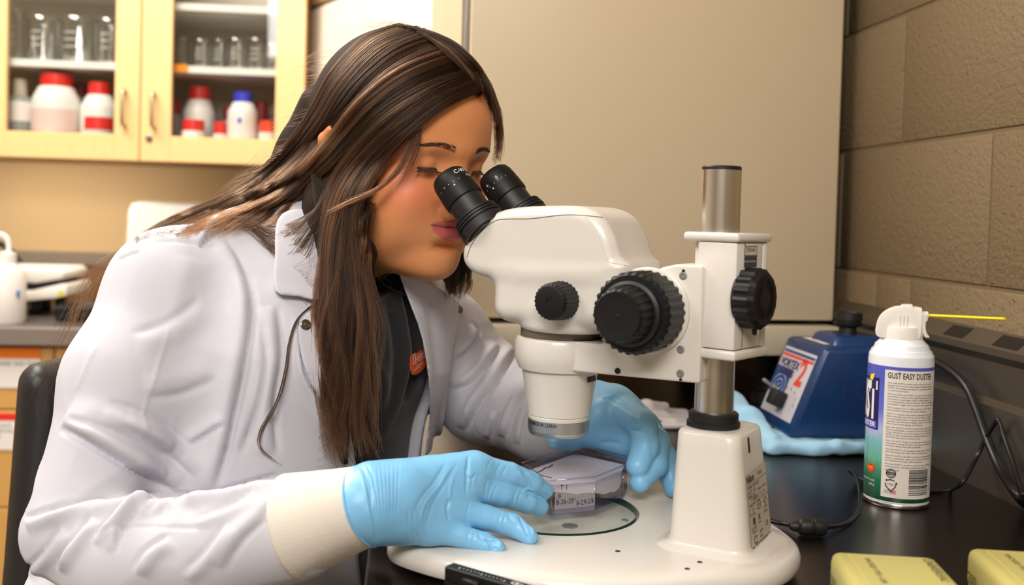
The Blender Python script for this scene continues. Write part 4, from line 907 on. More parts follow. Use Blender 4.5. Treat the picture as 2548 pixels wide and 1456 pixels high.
mk('red_burst',wrap_cyl((np.array(ovl),[tuple(range(23))]),cc,R,KA,aG+.03,.0006),mat('print_red',lin(228,50,30),.4),slv,smooth=False); mk('burst_letters',wrap_cyl(shift(text('FREE',.0036,'CENTER'),-.008,cz(1160)-ZB),cc,R,KA,aG+.03,.0009),yel,slv,smooth=False)
mk('logo_letters',wrap_cyl(join(shift(text('NET WT 10 OZ',.0028,'RIGHT'),-.001,cz(1190)-ZB),shift(text('(283 g)',.0028,'RIGHT'),-.001,cz(1200)-ZB)),cc,R,KA,aG,.0006),pw_white,slv,smooth=False)
# trigger cap
capw=mat('cap_white',lin(236,230,222),.4,sss=(.15,(.01,.008,.006),.3)); PX=lambda px,py:np.array([(atplane(px,py,cc,tocam)-cc)@rt,atplane(px,py,cc,tocam)[2]-ZB])
zn=h1+.0285
mk('cap_collar',lathe(cc+Z3*(zn-.001),Z3,[(.0208,0),(.0208,.0085),(.0200,.0130)],48),capw,du,sharp=40)
outl=[PX(x,y) for x,y in ((2180,829),(2181,806),(2188,788),(2204,773),(2226,764),(2242,762),(2243,759),(2270,759),(2272,764),(2292,767),(2294,776),(2290,836),(2270,840),(2200,838))]
mk('trigger_cap',prism(catmull(outl,2,True)[:, :2],-.0135,.0135,.004,3,cc,(rt,Z3,-tocam)),capw,du,sharp=45)
for px in (2241,2250,2259): 
    a=PX(px,783); b_=PX(px+1,812); mk('grip_slot',box((a[0]-.0006,b_[1],.0131),(a[0]+.0006,a[1],.0139),.0002,1,cc,(rt,Z3,tocam)),mat('cap_shadow',lin(206,198,186),.5),du,smooth=False)
trg=[PX(x,y) for x,y in ((2292,786),(2308,790),(2309,797),(2304,800),(2303,815),(2306,830),(2313,838),(2311,841),(2300,838),(2294,824),(2292,806))]
mk('trigger',prism(trg,-.005,.005,.001,1,cc,(rt,Z3,-tocam)),capw,du,sharp=30)
n0=PX(2290,785); n1=PX(2310,785); pN=lambda q:cc+rt*q[0]+Z3*q[1]
mk('nozzle',lathe(pN(n0),pN(n1)-pN(n0),[(.0044,0),(.0044,np.linalg.norm(n1-n0)*.8),(.0036,np.linalg.norm(n1-n0)),(.0014,np.linalg.norm(n1-n0))],20),capw,du,sharp=30)
s1=PX(2502,794); mk('straw',tube([pN(n1-[.004,0]),pN(n1*.5+s1*.5),pN(s1)],.0016,10),mat('yellow_straw',lin(252,226,20),.35,sss=(.2,(.01,.01,.003),.2)),du,label='thin yellow straw')
# ================================================================== vortex mixer on a folded pad
vb=mat('mixer_blue',lin(12,50,98),.34,bump=(600,.2,3,.0004),coat=.15); 
zp=.914; vc=atz(1962,1091,zp); e1=R0*.995+F0*.1; e2=-R0*.1+F0*.995; VA=(e1,Z3,e2)
vz=lambda px,py:atplane(px,py,vc,e2)[2]; vx=lambda px,py:(atplane(px,py,vc,e2)-vc)@e1
hv_=vz(2055,866)-zp; xs_=vx(2055,866); Dv=.135; Lv=.168
vm=thing('vortex_mixer','dark blue vortex mixer with a sloping control panel and a black rubber cup','mixer',vc+e1*Lv/2+e2*Dv/2)
mk('housing',prism([(0,0),(Lv,0),(Lv,hv_),(xs_,hv_)],0,Dv,.007,3,vc,VA),vb,vm,sharp=40)
tcx=(vx(2140,850)+.012,.065); mk('cup_platform',loft([np.array([vc+e1*(tcx[0]+x)+e2*(tcx[1]+y)+Z3*z for x,y in rrect(-.034-q,.034+q,-.04-q,.04+q,.012)]) for q,z in ((.004,hv_-.001),(0,hv_+.009),(-.004,hv_+.012))]),vb,vm,sharp=40)
c0=vc+e1*tcx[0]+e2*tcx[1]+Z3*(hv_+.011); mk('rubber_cup',lathe(c0,Z3,[(.0125,0),(.0115,.010),(.0185,.0135),(.0195,.017),(.0175,.018),(.0175,.020),(.0195,.021),(.0190,.030),(.016,.031),(.010,.022),(.001,.02)],36),blackm,vm,sharp=30)
mk('paper_label',place(rect(.0,.0,.075,.075),vc+e1*(xs_+.012)+e2*.035+Z3*hv_,e1,e2,.0006),paper_w,vm,smooth=False)
mk('label_band',place(rect(.004,.03,.07,.05),vc+e1*(xs_+.012)+e2*.035+Z3*hv_,e1,e2,.0010),cab_in,vm,smooth=False)
# sloping panel: x from the far to the near end, y up the slope
sl_=nrm(e1*xs_+Z3*hv_); sx_=-e2; po_=vc+e2*Dv; pn_=np.cross(sx_,sl_); Lsl=math.hypot(xs_,hv_); fw=Dv
x0p,x1p,y0p,y1p=.012,fw-.012,.018,Lsl-.014
wl=mat('panel_white',lin(206,200,206),.35); dkb=mat('panel_navy',lin(44,66,124),.4); pk=mat('panel_red',lin(226,70,56),.4)
pp=mk('control_panel',place(rect(x0p,y0p,x1p,y1p),po_,sx_,sl_,.0006),wl,vm,smooth=False,label='white printed control panel with a red numeral')
hP=y1p-y0p; wP=x1p-x0p; Y=lambda k:y0p+hP*k; Xp=lambda k:x0p+wP*k
mk('panel_print',place(join(rect(Xp(.02),Y(.92),Xp(.98),Y(.96)),rect(Xp(.0),Y(.30),Xp(.50),Y(.70))),po_,sx_,sl_,.0009),dkb,pp,smooth=False)
mk('panel_print',place(join(rect(Xp(.02),Y(.86),Xp(.98),Y(.905)),shift((text('2',.052,bold=.035)[0]*[.9,1,1],text('2',.052,bold=.035)[1]),Xp(.66),Y(.52))),po_,sx_,sl_,.0010),pk,pp,smooth=False)
def squash(s,w_,h_):
    V,Fc=text(s,1,bold=.035); V=V-[V[:,0].min(),0,0]; return V/[V[:,0].max(),V[:,1].max(),1]*[w_,h_,1],Fc
mk('panel_lettering',place(join(shift(squash('VORTEX',wP*.60,hP*.12),Xp(.04),Y(.715)),shift(squash('GENIE',wP*.42,hP*.10),Xp(.14),Y(.585))),po_,sx_,sl_,.0013),navy,pp,smooth=False)
spi=[pen([(Xp(.27)+wP*.26*(k/60)*math.cos(k*.31),Y(.42)+hP*.22*(k/60)*math.sin(k*.31)) for k in range(3,61)],.0022)]
mk('panel_spiral',place(join(*spi),po_,sx_,sl_,.0012),mat('panel_pale',lin(150,170,214),.4),pp,smooth=False)
dl_=[]
for i in range(9):
    a=math.radians(-40+i*30); dl_.append(shift(text(str(i+1),.007,'CENTER'),Xp(.62)+wP*.27*math.cos(a),Y(.25)+hP*.17*math.sin(a)))
mk('dial_numerals',place(join(*dl_),po_,sx_,sl_,.0013),navy,pp,smooth=False)
kp=po_+sx_*Xp(.56)+sl_*Y(.24); mk('speed_knob',join(box((-.011,-.011,.001),(.011,.011,.02),.002,2,kp,(sx_,sl_,pn_))),blk,vm,sharp=40)
tp=po_+sx_*Xp(.22)+sl_*Y(.36); mk('toggle_switch',join(lathe(tp,pn_,[(.005,0),(.005,.006),(.003,.007)],14),lathe(tp+pn_*.006,nrm(pn_+sl_*.25),[(.0022,0),(.003,.016),(.002,.018)],12)),screw_m,vm,sharp=30)
mk('red_mark',place(rect(Xp(.1),Y(.2),Xp(.2),Y(.28)),po_,sx_,sl_,.0012),pk,pp,smooth=False)
mk('handwriting',place(shift(text('TQin',.046),xs_+.012,.050,-.04),vc,e1,Z3,.0006),mat('faint_marker',lin(16,44,92),.6),vm,smooth=False)
# light blue absorbent pad, folded and bunched under the mixer
padm=mat('absorbent_pad',lin(160,208,236),.75,bump=(90,.5,4,.002),sheen=.2)
def f_pad(p):
    x=(p-vc)@e1; y=(p-vc)@e2; z=p[:,2]; n=vnoise(p,34,1)*.0035+vnoise(p,90,2)*.0012
    d=sd_box(np.stack([x,y,z],1),(.085,.05,.9058),(.125,.088,.0058),.006)
    d2=sd_box(np.stack([x,y,z+.03*np.minimum(x+.012,0)*0],1),(.09,.02,.9066),(.108,.045,.0063),.005)
    r=smin(d,d2,.004)
    roll=sd_chain(np.stack([x,y,z],1),[(-.03,-.02,.913),(-.045,.04,.925),(-.05,.10,.930),(-.05,.135,.925)],[.010,.022,.026,.018],.01)
    roll2=sd_chain(np.stack([x,y,z],1),[(-.028,-.03,.908),(.05,-.04,.910),(.10,-.036,.909),(.2,-.03,.909)],[.0075,.0095,.008,.007],.006)
    return np.maximum(smin(smin(r,roll,.008),roll2,.005)+n,.9005-z)
lo=vc-[.12,.12,.03]; lo[2]=.893; V,F=surface_net(f_pad,lo,lo+[.42,.40,.075],.0024)
V=relax(V,F,1); tag(mk('absorbent_pad',(V,F),padm),'light blue absorbent pad folded and bunched under the blue mixer','pad')
# folded white tissue behind the gloved hand
tis=mat('tissue_white',lin(206,196,196),.8,bump=(120,.4,4,.001)); tq=atz(1648,1050,.905)
def f_tis(p):
    q=p-tq; x=q@R0; y=q@F0; z=p[:,2]; n=vnoise(p,40,4)*.002
    a=sd_box(np.stack([x,y,z-.12*x*0],1),(0,.03,.9045),(.05,.06,.0038),.003)
    b=sd_box(np.stack([x+y*.2,y,z-.10*np.maximum(-x,0)],1),(-.02,.03,.912),(.035,.05,.0032),.003)
    c=sd_chain(np.stack([x,y,z],1),[(-.06,.0,.918),(-.02,.02,.922),(.01,.05,.918)],[.008,.010,.006],.006)
    return np.maximum(smin(smin(a,b,.006),c,.008)+n,.9004-z)
lo=tq-[.1,.08,.03]; lo[2]=.895; V,F=surface_net(f_tis,lo,lo+[.19,.22,.05],.0022); tag(mk('folded_tissue',(relax(V,F,1),F),tis),'crumpled white tissue on the bench behind the far hand','tissue')
# ================================================================== cables
def bpz(px,py,r): q=atz(px,py,ZB+r); return q
cab=mat('cable_black',lin(18,18,19),.4)
w1=thing('power_cable','thin black power cable with a ferrite bead beside the microscope foot','cable',bpz(2020,1312,.008))
r=.0022; P1=[bpz(1905,1293,.006),bpz(1950,1304,.004),bpz(1992,1312,.0075)]
P2=[bpz(2050,1311,.0075),bpz(2085,1309,.004),bpz(2118,1295,r),bpz(2138,1262,r),bpz(2139,1220,r+.004),bpz(2128,1190,.008)+Z3*.004,bpz(2113,1177,.008)+Z3*.004,bpz(2124,1181,.006),bpz(2150,1196,r),bpz(2200,1216,r),bpz(2270,1222,r),bpz(2340,1222,r),bpz(2372,1219,r+.002)]
q=bpz(2372,1219,r)
mk('lead',tube(P1,r,8),cab,w1); mk('lead',tube(P2,r,8),cab,w1)
fa=bpz(1986,1310,.0085); fb_=bpz(2056,1312,.0085); ax=nrm(fb_-fa); Lf=np.linalg.norm(fb_-fa)
mk('ferrite_bead',lathe(fa,ax,[(.004,-.001),(.0062,0),(.0078,.002),(.0082,.004),(.0082,Lf*.42),(.0077,Lf*.44),(.0082,Lf*.46),(.0077,Lf*.55),(.0082,Lf*.57),(.0082,Lf-.004),(.0072,Lf-.001),(.003,Lf)],20),blackm,w1,sharp=40)
mk('strain_relief',lathe(fa-ax*.004,ax,[(.003,-.004),(.0048,.0),(.0048,.004)],14),blackm,w1,sharp=30)
# loop of the same gauge rising against the splash
def wpl(px,py,x): return atplane(px,py,(x,0,0),(1,0,0))
lp_=mk('looped_cable',tube([bpz(2366,1220,r),wpl(2395,1200,.60),wpl(2428,1142,.635),wpl(2456,1085,.645),wpl(2478,1050,.645),wpl(2484,1046,.645),wpl(2496,1080,.645),wpl(2520,1150,.64),wpl(2538,1210,.632),wpl(2546,1232,.625)],.0026,8),cab)
tag(lp_,'thin black cable rising in a sharp loop against the steel splash','cable')
tk_=mk('mains_cable',tube([wpl(2180,880,.60),wpl(2240,872,.635),wpl(2320,898,.648),wpl(2368,925,.648),wpl(2404,962,.648),wpl(2428,1015,.648),wpl(2455,1090,.646),wpl(2490,1170,.640),wpl(2530,1232,.62),bpz(2560,1262,.005),bpz(2640,1320,.005)],.0048,10),cab); tag(tk_,'thick black mains cable draped down the steel splash behind the duster','cable')
# ================================================================== pipette tip boxes
tipy=mat('tip_box_yellow',lin(236,218,90),.4,sss=(.3,(.02,.02,.01),.5),bump=(200,.05,2)); tipl=mat('tip_box_lid',lin(228,216,132),.45,trans=.3,sss=(.2,(.02,.02,.01),.5)); tipi=mat('tips_yellow',lin(240,220,60),.4)
def tipbox(pl,pr,dz,label,dep=.12):
    A=atz(*pl,dz); B=atz(*pr,dz); b2=R0*.10+F0*.995; b1=R0*.995-F0*.10; Wd=(B-A)@b1; o=np.array([A[0],A[1],0])-b2*dep; BA=(b1,b2,Z3)
    t=thing('pipette_tip_box',label,'box',o+b1*Wd/2+b2*dep/2+Z3*ZB,'pipette tip boxes in the lower right corner'); zm=ZB+(dz-ZB)*.44
    mk('lower_tray',box((.002,.002,ZB),(Wd-.002,dep-.002,zm),.004,2,o,BA),tipy,t,sharp=40)
    l=mk('lid',box((0,0,zm+.0005),(Wd,dep,dz),.007,3,o,BA),tipl,t,sharp=40)
    mk('lid_ridge',box((.010,.008,dz-.0005),(Wd-.010,dep-.010,dz+.0012),.0007,1,o,BA),tipl,l,smooth=False)
    mk('hinge_tab',box((-.0022,.03,zm-.012),(.0015,.06,zm+.014),.0008,1,o,BA),tipy,t,smooth=False)
    smud=mat('faded_ink',lin(92,84,46),.6)
    mk('lettering',join(place(shift(text('200',.012),-dep+.008,0,0),o+Z3*(zm+.008),-b2,Z3,.0008),),smud,l,smooth=False)
    mk('lettering',place(text('UNIVERSAL',.009),o+b1*(Wd-.014)+b2*(dep-.014)+Z3*(dz+.0012),-b2,b1,.0006),smud,l,smooth=False)
    mk('lettering',place(text('RACKED TIPS 1-200',.0058),o+b1*(.020)+b2*(dep-.02)+Z3*(dz+.0012),-b2,b1,.0006),smud,l,smooth=False)
    return t
tipbox((2064,1367),(2312,1367),.955,'yellow pipette tip box with faded print, left of the two in the corner')
tipbox((2403,1358),(2650,1358),.957,'yellow pipette tip box cut off by the right edge of the picture')
# ================================================================== seated person in a white coat
pe=thing('person','woman with long dark hair in a white lab coat leaning over the microscope','person',at(560,1500,1.06)*[1,1,0]+[0,0,.55])
PHI=math.radians(46); TAU=math.radians(10)
gh=R0*math.sin(PHI)-F0*math.cos(PHI); Hf=gh*math.cos(TAU)-Z3*math.sin(TAU); Hu=gh*math.sin(TAU)+Z3*math.cos(TAU); Hs=np.cross(Hf,Hu); Hs=nrm(Hs)
if Hs@F0>0: Hs=-Hs                                            # towards the viewer: her right side
EM=at(1134,411,.988); HC=EM-Hf*.083-Hu*.02
def HL(p): q=p-HC; return np.stack([q@Hf,q@Hs,q@Hu],1)
def HP(f,s,u): return HC+Hf*f+Hs*s+Hu*u
NB=at(800,600,1.10)                                           # base of the neck
def f_cap(p):
    L=HL(p); return sd_ell(L,(-.012,0,.050),(.1095,.0875,.100))
_e,_ok=hits([(822,322),(808,345),(804,380),(808,415),(818,446)],lambda p:f_cap(p)-.003)
EAR=[e_ for e_ in _e]
def f_skin(p,lips=True):
    L=HL(p); f,s,u=L[:,0],L[:,1],L[:,2]; A=np.stack([f,np.abs(s),u],1)
    d=sd_ell(L,(-.008,0,.048),(.098,.076,.088))
    d=smin(d,sd_ell(L,(.030,0,-.012),(.060,.064,.082)),.02)
    d=smin(d,sd_ell(L,(.050,0,.058),(.040,.058,.045)),.02)
    d=smin(d,sd_ell(A,(.040,.036,-.030),(.042,.032,.040)),.02)      # cheeks
    d=smin(d,sd_ell(A,(.062,.034,-.018),(.020,.022,.020)),.012)     # apples of the cheeks
    d=smin(d,sd_ell(A,(.020,.042,-.054),(.045,.027,.034)),.02)      # jaw
    d=smin(d,sd_ell(L,(.060,0,-.052),(.030,.034,.034)),.02)         # mouth mound
    d=smin(d,sd_ell(L,(.072,0,-.080),(.019,.023,.017)),.016)        # chin
    d=smin(d,sd_ell(L,(.034,0,-.082),(.046,.040,.020)),.02)         # under the chin
    d=smin(d,sd_seg(A,(.083,.003,.036),(.066,.044,.036),.008,.007),.016)   # brow
    d=smax(d,-sd_ell(A,(.098,.031,.020),(.016,.018,.0115)),.010)    # eye sockets
    d=smin(d,sd_seg(L,(.083,0,.020),(.107,0,-.020),.0065,.0095),.010)       # nose
    d=smin(d,sd_ell(L,(.108,0,-.022),(.010,.0105,.009)),.006)
    d=smin(d,sd_ell(A,(.096,.0125,-.026),(.010,.0065,.0075)),.006)
    # eyelids lowered over the eyeballs
    e=np.linalg.norm(A-[.0705,.031,.0185],axis=1)-.0128; cut=.0105*0+((A[:,2]-.0185)+.35*(A[:,0]-.0705)+.0005)
    d=smin(d,smax(e,-cut-.0005,.0012),.0025)
    d=smin(d,smax(e-.0004,cut+.0035,.0012),.003)
    if lips:
        d=smin(d,sd_ell(A,(.0855,.0070,-.0365),(.0085,.0120,.0050)),.004)
        d=smin(d,sd_ell(L,(.0865,0,-.0480),(.0092,.0170,.0078)),.005)
        lf=sd_seg(A,(.0960,0,-.0418),(.0795,.0255,-.0398),.0011,.0009); d=smax(d,-lf,.0022)
        d=smax(d,-sd_ell(L,(.0905,0,-.0620),(.009,.017,.0045)),.008)
    # ears
    er=sd_ell(A,(-.010,.075,.002),(.017,.0075,.030)); er=smax(er,-sd_ell(A,(-.006,.083,.004),(.010,.006,.020)),.004); d=smin(d,er,.005); d=smin(d,sd_chain(p,EAR,[.0040,.0062,.0062,.0052,.0040],.003),.008)
    nk=sd_seg(p,HP(-.025,0,-.06),NB,.055,.062); d=smin(d,nk,.022)
    return d
def f_body(p):
    d=f_skin(p)
    q=np.stack([p@gt,.72*(p@st),p[:,2]],1)
    ch=sd_chain(q,[torq(x) for x in TOR],[r-.02 for r in TORR],.02)
    d=smin(d,ch,.03); return d
# torso
PT=math.radians(60); gt=R0*math.sin(PT)-F0*math.cos(PT); st=-(R0*math.cos(PT)+F0*math.sin(PT))
TOR=[at(800,600,1.10),at(790,700,1.11),at(745,860,1.10),at(660,1160,1.09),at(560,1500,1.08),at(520,1640,1.08)]
TORR=[.055,.098,.124,.128,.145,.150]
def torq(x): return np.array([x@gt,.72*(x@st),x[2]])
def f_torso(p,e=0):
    q=np.stack([p@gt,.72*(p@st),p[:,2]],1); return sd_chain(q,[torq(x) for x in TOR],TORR,.03)-e
ARM_R=[at(650,645,1.05),at(430,728,.985),at(322,950,.935),at(184,1318,.865)]; ARM_RR=[.050,.062,.060,.042]
FOR_R=[at(180,1322,.865),at(330,1392,.845),at(520,1372,.828),at(745,1312,.812)]; FOR_RR=[.042,.050,.046,.041]
ARM_L=[at(950,760,1.20),at(1085,850,1.24),at(1205,975,1.225),at(1345,1045,1.13),at(1430,1040,1.09)]; ARM_LR=[.065,.066,.058,.043,.032]
OPEN=catmull([(760,540),(980,600),(1008,690),(1054,850),(1074,1000),(1064,1110),(1030,1200),(1010,1500),(905,1500),(884,1160),(836,960),(800,800),(770,660)],3,True)
def in_px(p,poly):
    P=proj(p); return sd_poly(P[:,0],P[:,1],poly)*P[:,2]/FPX,P[:,2]
def f_coat0(p):
    d=f_torso(p,.012)
    d=smin(d,sd_chain(p,ARM_R,ARM_RR,.02),.022)
    d=smin(d,sd_chain(p,FOR_R,FOR_RR,.012),.006)
    d=smin(d,sd_chain(p,ARM_L,ARM_LR,.02),.025)
    lap=sd_chain(p,[at(560,1500,1.08),at(640,1620,1.0)],[.15,.12],.03)
    return d
def f_coat(p):
    d=f_coat0(p); o,dep=in_px(p,OPEN)
    o=np.maximum(o,dep-1.13); return smax(d,-o,.004)
cloth=mat('coat_cotton',lin(202,201,210),.75,bump=(1400,.25,2,.0004),sheen=.12,spec=.25)
lo=np.minimum.reduce([x-.2 for x in TOR+ARM_R+FOR_R+ARM_L]); hi=np.maximum.reduce([x+.2 for x in TOR+ARM_R+FOR_R+ARM_L])
lo[2]=.60
def f_coat_c(p): return np.maximum(f_coat(p),.625-p[:,2])
V,F=surface_net(f_coat_c,lo,hi,.0026); V=relax(V,F,1); N=vnormals(V,F)
V=V+N*(vnoise(V,7,1)*.0028)[:,None]; N=vnormals(V,F)
_q=V+np.stack([vnoise(V,11,k) for k in (11,12,13)],1)*.035
rdg=(1-np.abs(vnoise(_q,13,3))*1.6)**3; rdg2=(1-np.abs(vnoise(_q*np.array([1,1,.6]),27,6))*1.6)**3
PV=proj(V); slv=np.exp(-((PV[:,0]-230)/260)**2-((PV[:,1]-1250)/220)**2)+.7*np.exp(-((PV[:,0]-1230)/130)**2-((PV[:,1]-980)/170)**2)+.28
V=V+N*((rdg-.4)*.0016*slv+(rdg2-.4)*.0011*slv)[:,None]; N=vnormals(V,F)
FOLDS=[
 ([(368,604),(440,600),(520,612),(560,618)],4,-.0018),([(286,652),(320,634),(352,626)],4,-.0022),([(241,1345),(304,1313),(418,1313),(520,1315)],3.5,-.0018),
 ([(246,850),(215,910),(190,975)],4,.0010),([(425,800),(400,890),(362,1010),(345,1100)],4,.0011),
 ([(566,548),(540,575),(497,616)],15,.007,'f'),([(560,590),(600,650),(628,742),(624,844),(596,985),(566,1123),(533,1224)],28,.008,'f'),([(470,640),(440,760),(430,860)],40,.003),
 ([(437,1227),(300,1150),(190,1085),(150,1066)],30,.010,'f'),([(410,1140),(300,1085),(170,1040)],34,.005,'f'),([(480,1190),(400,1120),(300,1060)],26,.004,'f'),
 ([(60,1290),(165,1258),(290,1240),(437,1230)],22,.008,'f'),([(228,1345),(266,1300),(330,1262),(437,1236)],15,.007,'f'),([(139,1414),(165,1364),(228,1285)],18,.006,'f'),([(437,1240),(380,1262),(330,1290),(300,1330),(290,1375)],15,.005,'f'),
 ([(60,1420),(110,1370),(150,1310)],20,.004,'f'),([(330,1420),(360,1370),(420,1330)],22,.004,'f'),
 ([(420,1234),(540,1225),(609,1206),(695,1182)],17,.009,'f'),([(690,1230),(660,1290),(600,1350),(560,1420)],24,.004,'f'),([(450,1430),(510,1370),(560,1300)],20,.003,'f'),([(480,1290),(560,1262),(640,1225)],18,.003,'f'),
 ([(745,790),(748,860),(760,930),(795,1000),(812,1060)],11,.005,'f'),([(690,760),(702,880),(684,1010),(692,1130)],30,.006,'f'),([(800,960),(850,1050),(880,1160)],14,.005,'f'),([(650,800),(662,900),(640,1020),(600,1130)],26,.004,'f'),
 ([(560,1050),(510,1085),(470,1110)],16,.004,'f'),([(270,1000),(380,1040),(470,1110)],30,.004,'f'),([(540,940),(450,980),(360,990)],34,.003,'f'),([(330,830),(420,800),(500,740)],34,.003,'f'),
 ([(1178,803),(1192,830),(1165,872),(1127,900)],15,.006,'f'),([(1247,861),(1220,903),(1172,954),(1125,972)],16,.007,'f'),([(1290,862),(1240,947),(1192,1009),(1161,1072)],17,.007,'f'),([(1312,968),(1282,1026),(1261,1090)],13,.006,'f'),
 ([(1326,1010),(1308,1050),(1298,1105)],11,.004,'f'),([(1240,1030),(1228,1060),(1222,1092)],11,.004,'f')]
V=sculpt(V,N,FOLDS)
coat=mk('lab_coat',(V,F),cloth,pe)
# raised collar and lapels
def flap(name,poly,e0,e1,h=.0018,sm=3,parent=coat,material=cloth,base=f_coat0,depth=1.16,lab=None,strokes=()):
    P=catmull(poly,sm,True) if sm else np.array(poly,float)
    def f(p):
        d=base(p); o,dep=in_px(p,P); return smax(smax(smax(d-e1,-(d-e0),.001),o,.0015),dep-depth,.001)
    lo=[];hi=[]
    pts=np.array([at(x,y,z) for x,y in P for z in (.85,depth+.05)]); lo=pts.min(0)-.01; hi=pts.max(0)+.01
    V,F=surface_net(f,lo,hi,h)
    if not len(F): print('empty flap',name); return None
    V=relax(V,F,1); 
    if strokes: V=sculpt(V,vnormals(V,F),strokes)
    return mk(name,(V,F),material,parent,label=lab)
flap('collar',[(690,548),(740,520),(830,540),(860,640),(850,700),(796,746),(740,737),(684,725),(684,640)],-.002,.010,depth=1.14)
flap('lapel',[(994,672),(1060,700),(1132,742),(1142,768),(1128,860),(1114,966),(1099,1080),(1062,1133),(1060,1110),(1070,1000),(1052,850),(1014,740)],-.004,.010,depth=1.2,strokes=[([(1060,720),(1085,850),(1092,980),(1075,1080)],14,-.003)])
flap('front_placket',[(745,800),(800,772),(830,930),(868,1060),(884,1165),(862,1165),(830,1050),(776,960),(748,880)],-.004,.005,depth=1.14)
snap_m=mat('snap_metal',lin(132,122,112),.3,1)
def hit(px,py,f,t0=.55,t1=1.7):
    r=ray(px,py); r=r/np.linalg.norm(r); t=t0
    for _ in range(160):
        d=float(f((CAM+r*t)[None])[0])
        if d<.0003: return CAM+r*t
        t+=max(d*.6,.0003)
        if t>t1: return None
    return None
def grad(f,p,e=.002):
    q=np.array([p+[e,0,0],p-[e,0,0],p+[0,e,0],p-[0,e,0],p+[0,0,e],p-[0,0,e]]); v=f(q); return nrm([v[0]-v[1],v[2]-v[3],v[4]-v[5]])
for px,py in ((756,811),(1128,776)):
    h_=hit(px,py,f_coat0)
    if h_ is not None:
        n_=grad(f_coat0,h_); mk('snap_button',lathe(h_+n_*(.0045 if px<900 else .0095),n_,[(.0052,0),(.0052,.0012),(.0042,.0018),(.0036,.0010),(.0022,.0010),(.0015,.0018),(.0003,.002)],20),snap_m,coat,sharp=30,label='small metal snap')
# knit cuffs
knit=mat('knit_cuff',lin(226,217,204),.8,bump=(500,.5,3,.0006),sheen=.2)
def cuff(A,B,r0,r1,n=110):
    ax=nrm(B-A); L=np.linalg.norm(B-A); x,y,z=basis(ax); th=2*math.pi*np.arange(n*2)/(n*2); rb=np.where(np.arange(n*2)%2,-.0004,.0003); secs=[]
    for k,rr in ((-.04,.93),(0,.985),(.03,1.0),(.3,.985),(.7,.985),(.97,1.0),(1.0,.96),(1.0,.7)):
        r=(r0+(r1-r0)*np.clip(k,0,1))*rr; wob=1+.012*np.sin(3*th+k*4); secs.append(A+ax*L*k+np.outer(np.cos(th)*(r*wob+rb),x)+np.outer(np.sin(th)*(r*wob+rb),y))
    return loft(secs)
mk('cuff',cuff(at(737,1311,.812),at(925,1250,.797),.0435,.0305),knit,coat,label='white ribbed knit cuff')
mk('cuff',cuff(at(1405,1045,1.10),at(1490,1010,1.06),.034,.028),knit,coat,label='white ribbed knit cuff')
# shirt
shirt_m=mat('charcoal_shirt',lin(44,42,44),.85,bump=(1200,.4,2,.0006),sheen=.25,spec=.2)
def f_shirt(p):
    d=f_torso(p,.0); n=sd_seg(p,at(830,585,1.075),NB,.058,.07); return smin(d,n-.004,.02)
def f_shirt_c(p):
    d=f_shirt(p); nk=sd_seg(p,HP(.0,0,-.13),HP(-.03,0,.0),.075,.08)
    return np.maximum(np.maximum(d,.63-p[:,2]),-(sd_ell(p,at(890,610,1.04),(.07,.07,.06))))
V,F=surface_net(f_shirt_c,lo,hi,.004); V=relax(V,F,1); N=vnormals(V,F)
V=sculpt(V,N,[([(985,700),(1000,800),(1010,900),(985,1000),(950,1090)],14,.006),([(1000,720),(1025,830),(1030,900),(1005,1000)],9,-.006),([(960,720),(985,840),(985,940),(950,1040)],12,-.004),([(1040,930),(1045,1020),(1025,1110)],16,.004),([(930,900),(960,980),(940,1090)],18,.004)])
shirt=mk('shirt',(V,F),shirt_m,pe)
lg=mat('logo_orange',lin(226,98,34),.7); lgw=mat('logo_white',lin(232,214,200),.7)
def decal(name,poly,f,m_,parent,lift,n=14):
    """flat print that follows the cloth"""
    P=np.array(poly,float); lo=P.min(0); hi=P.max(0); xs=np.linspace(lo[0],hi[0],n+1); ys=np.linspace(lo[1],hi[1],n+1)
    X,Y=np.meshgrid(xs,ys,indexing='ij'); H_,ok=hits(np.c_[X.ravel(),Y.ravel()],f); V=H_+grads(f,H_)*lift; ok=ok.reshape(n+1,n+1); idx=np.arange((n+1)**2).reshape(n+1,n+1)
    C_=np.c_[((X[:-1,:-1]+X[1:,1:])/2).ravel(),((Y[:-1,:-1]+Y[1:,1:])/2).ravel()]; ins=(sd_poly(C_[:,0],C_[:,1],P)<0).reshape(n,n)
    F=[(idx[i,j],idx[i,j+1],idx[i+1,j+1],idx[i+1,j]) for i in range(n) for j in range(n) if ins[i,j] and ok[i:i+2,j:j+2].all()]
    seen=set(); best=[]; own={}
    for i_,q in enumerate(F):
        for v_ in q: own.setdefault(v_,[]).append(i_)
    for s0 in range(len(F)):
        if s0 in seen: continue
        st_=[s0]; seen.add(s0); comp=[]
        while st_:
            k_=st_.pop(); comp.append(k_)
            for v_ in F[k_]:
                for j_ in own[v_]:
                    if j_ not in seen: seen.add(j_); st_.append(j_)
        if len(comp)>len(best): best=comp
    F=[F[k_] for k_ in best]; us=sorted({v_ for q in F for v_ in q}); rm={v_:i_ for i_,v_ in enumerate(us)}
    return mk(name,(V[us],[tuple(rm[v_] for v_ in q) for q in F]),m_,parent)
patch=decal('logo_patch',catmull([(1010,884),(1030,876),(1046,860),(1062,852),(1075,862),(1072,898),(1050,908),(1034,924),(1012,928),(1008,905)],3,True),f_shirt,lg,shirt,.0060,26); patch['label']='orange printed logo patch'
c0=hit(1026,900,f_shirt); cn=grad(f_shirt,c0); lx=nrm(np.cross(Z3,cn)); 
if proj(c0+lx*.01)[0]<proj(c0)[0]: lx=-lx
ly=np.cross(cn,lx); k_=np.array([.55,1,1])
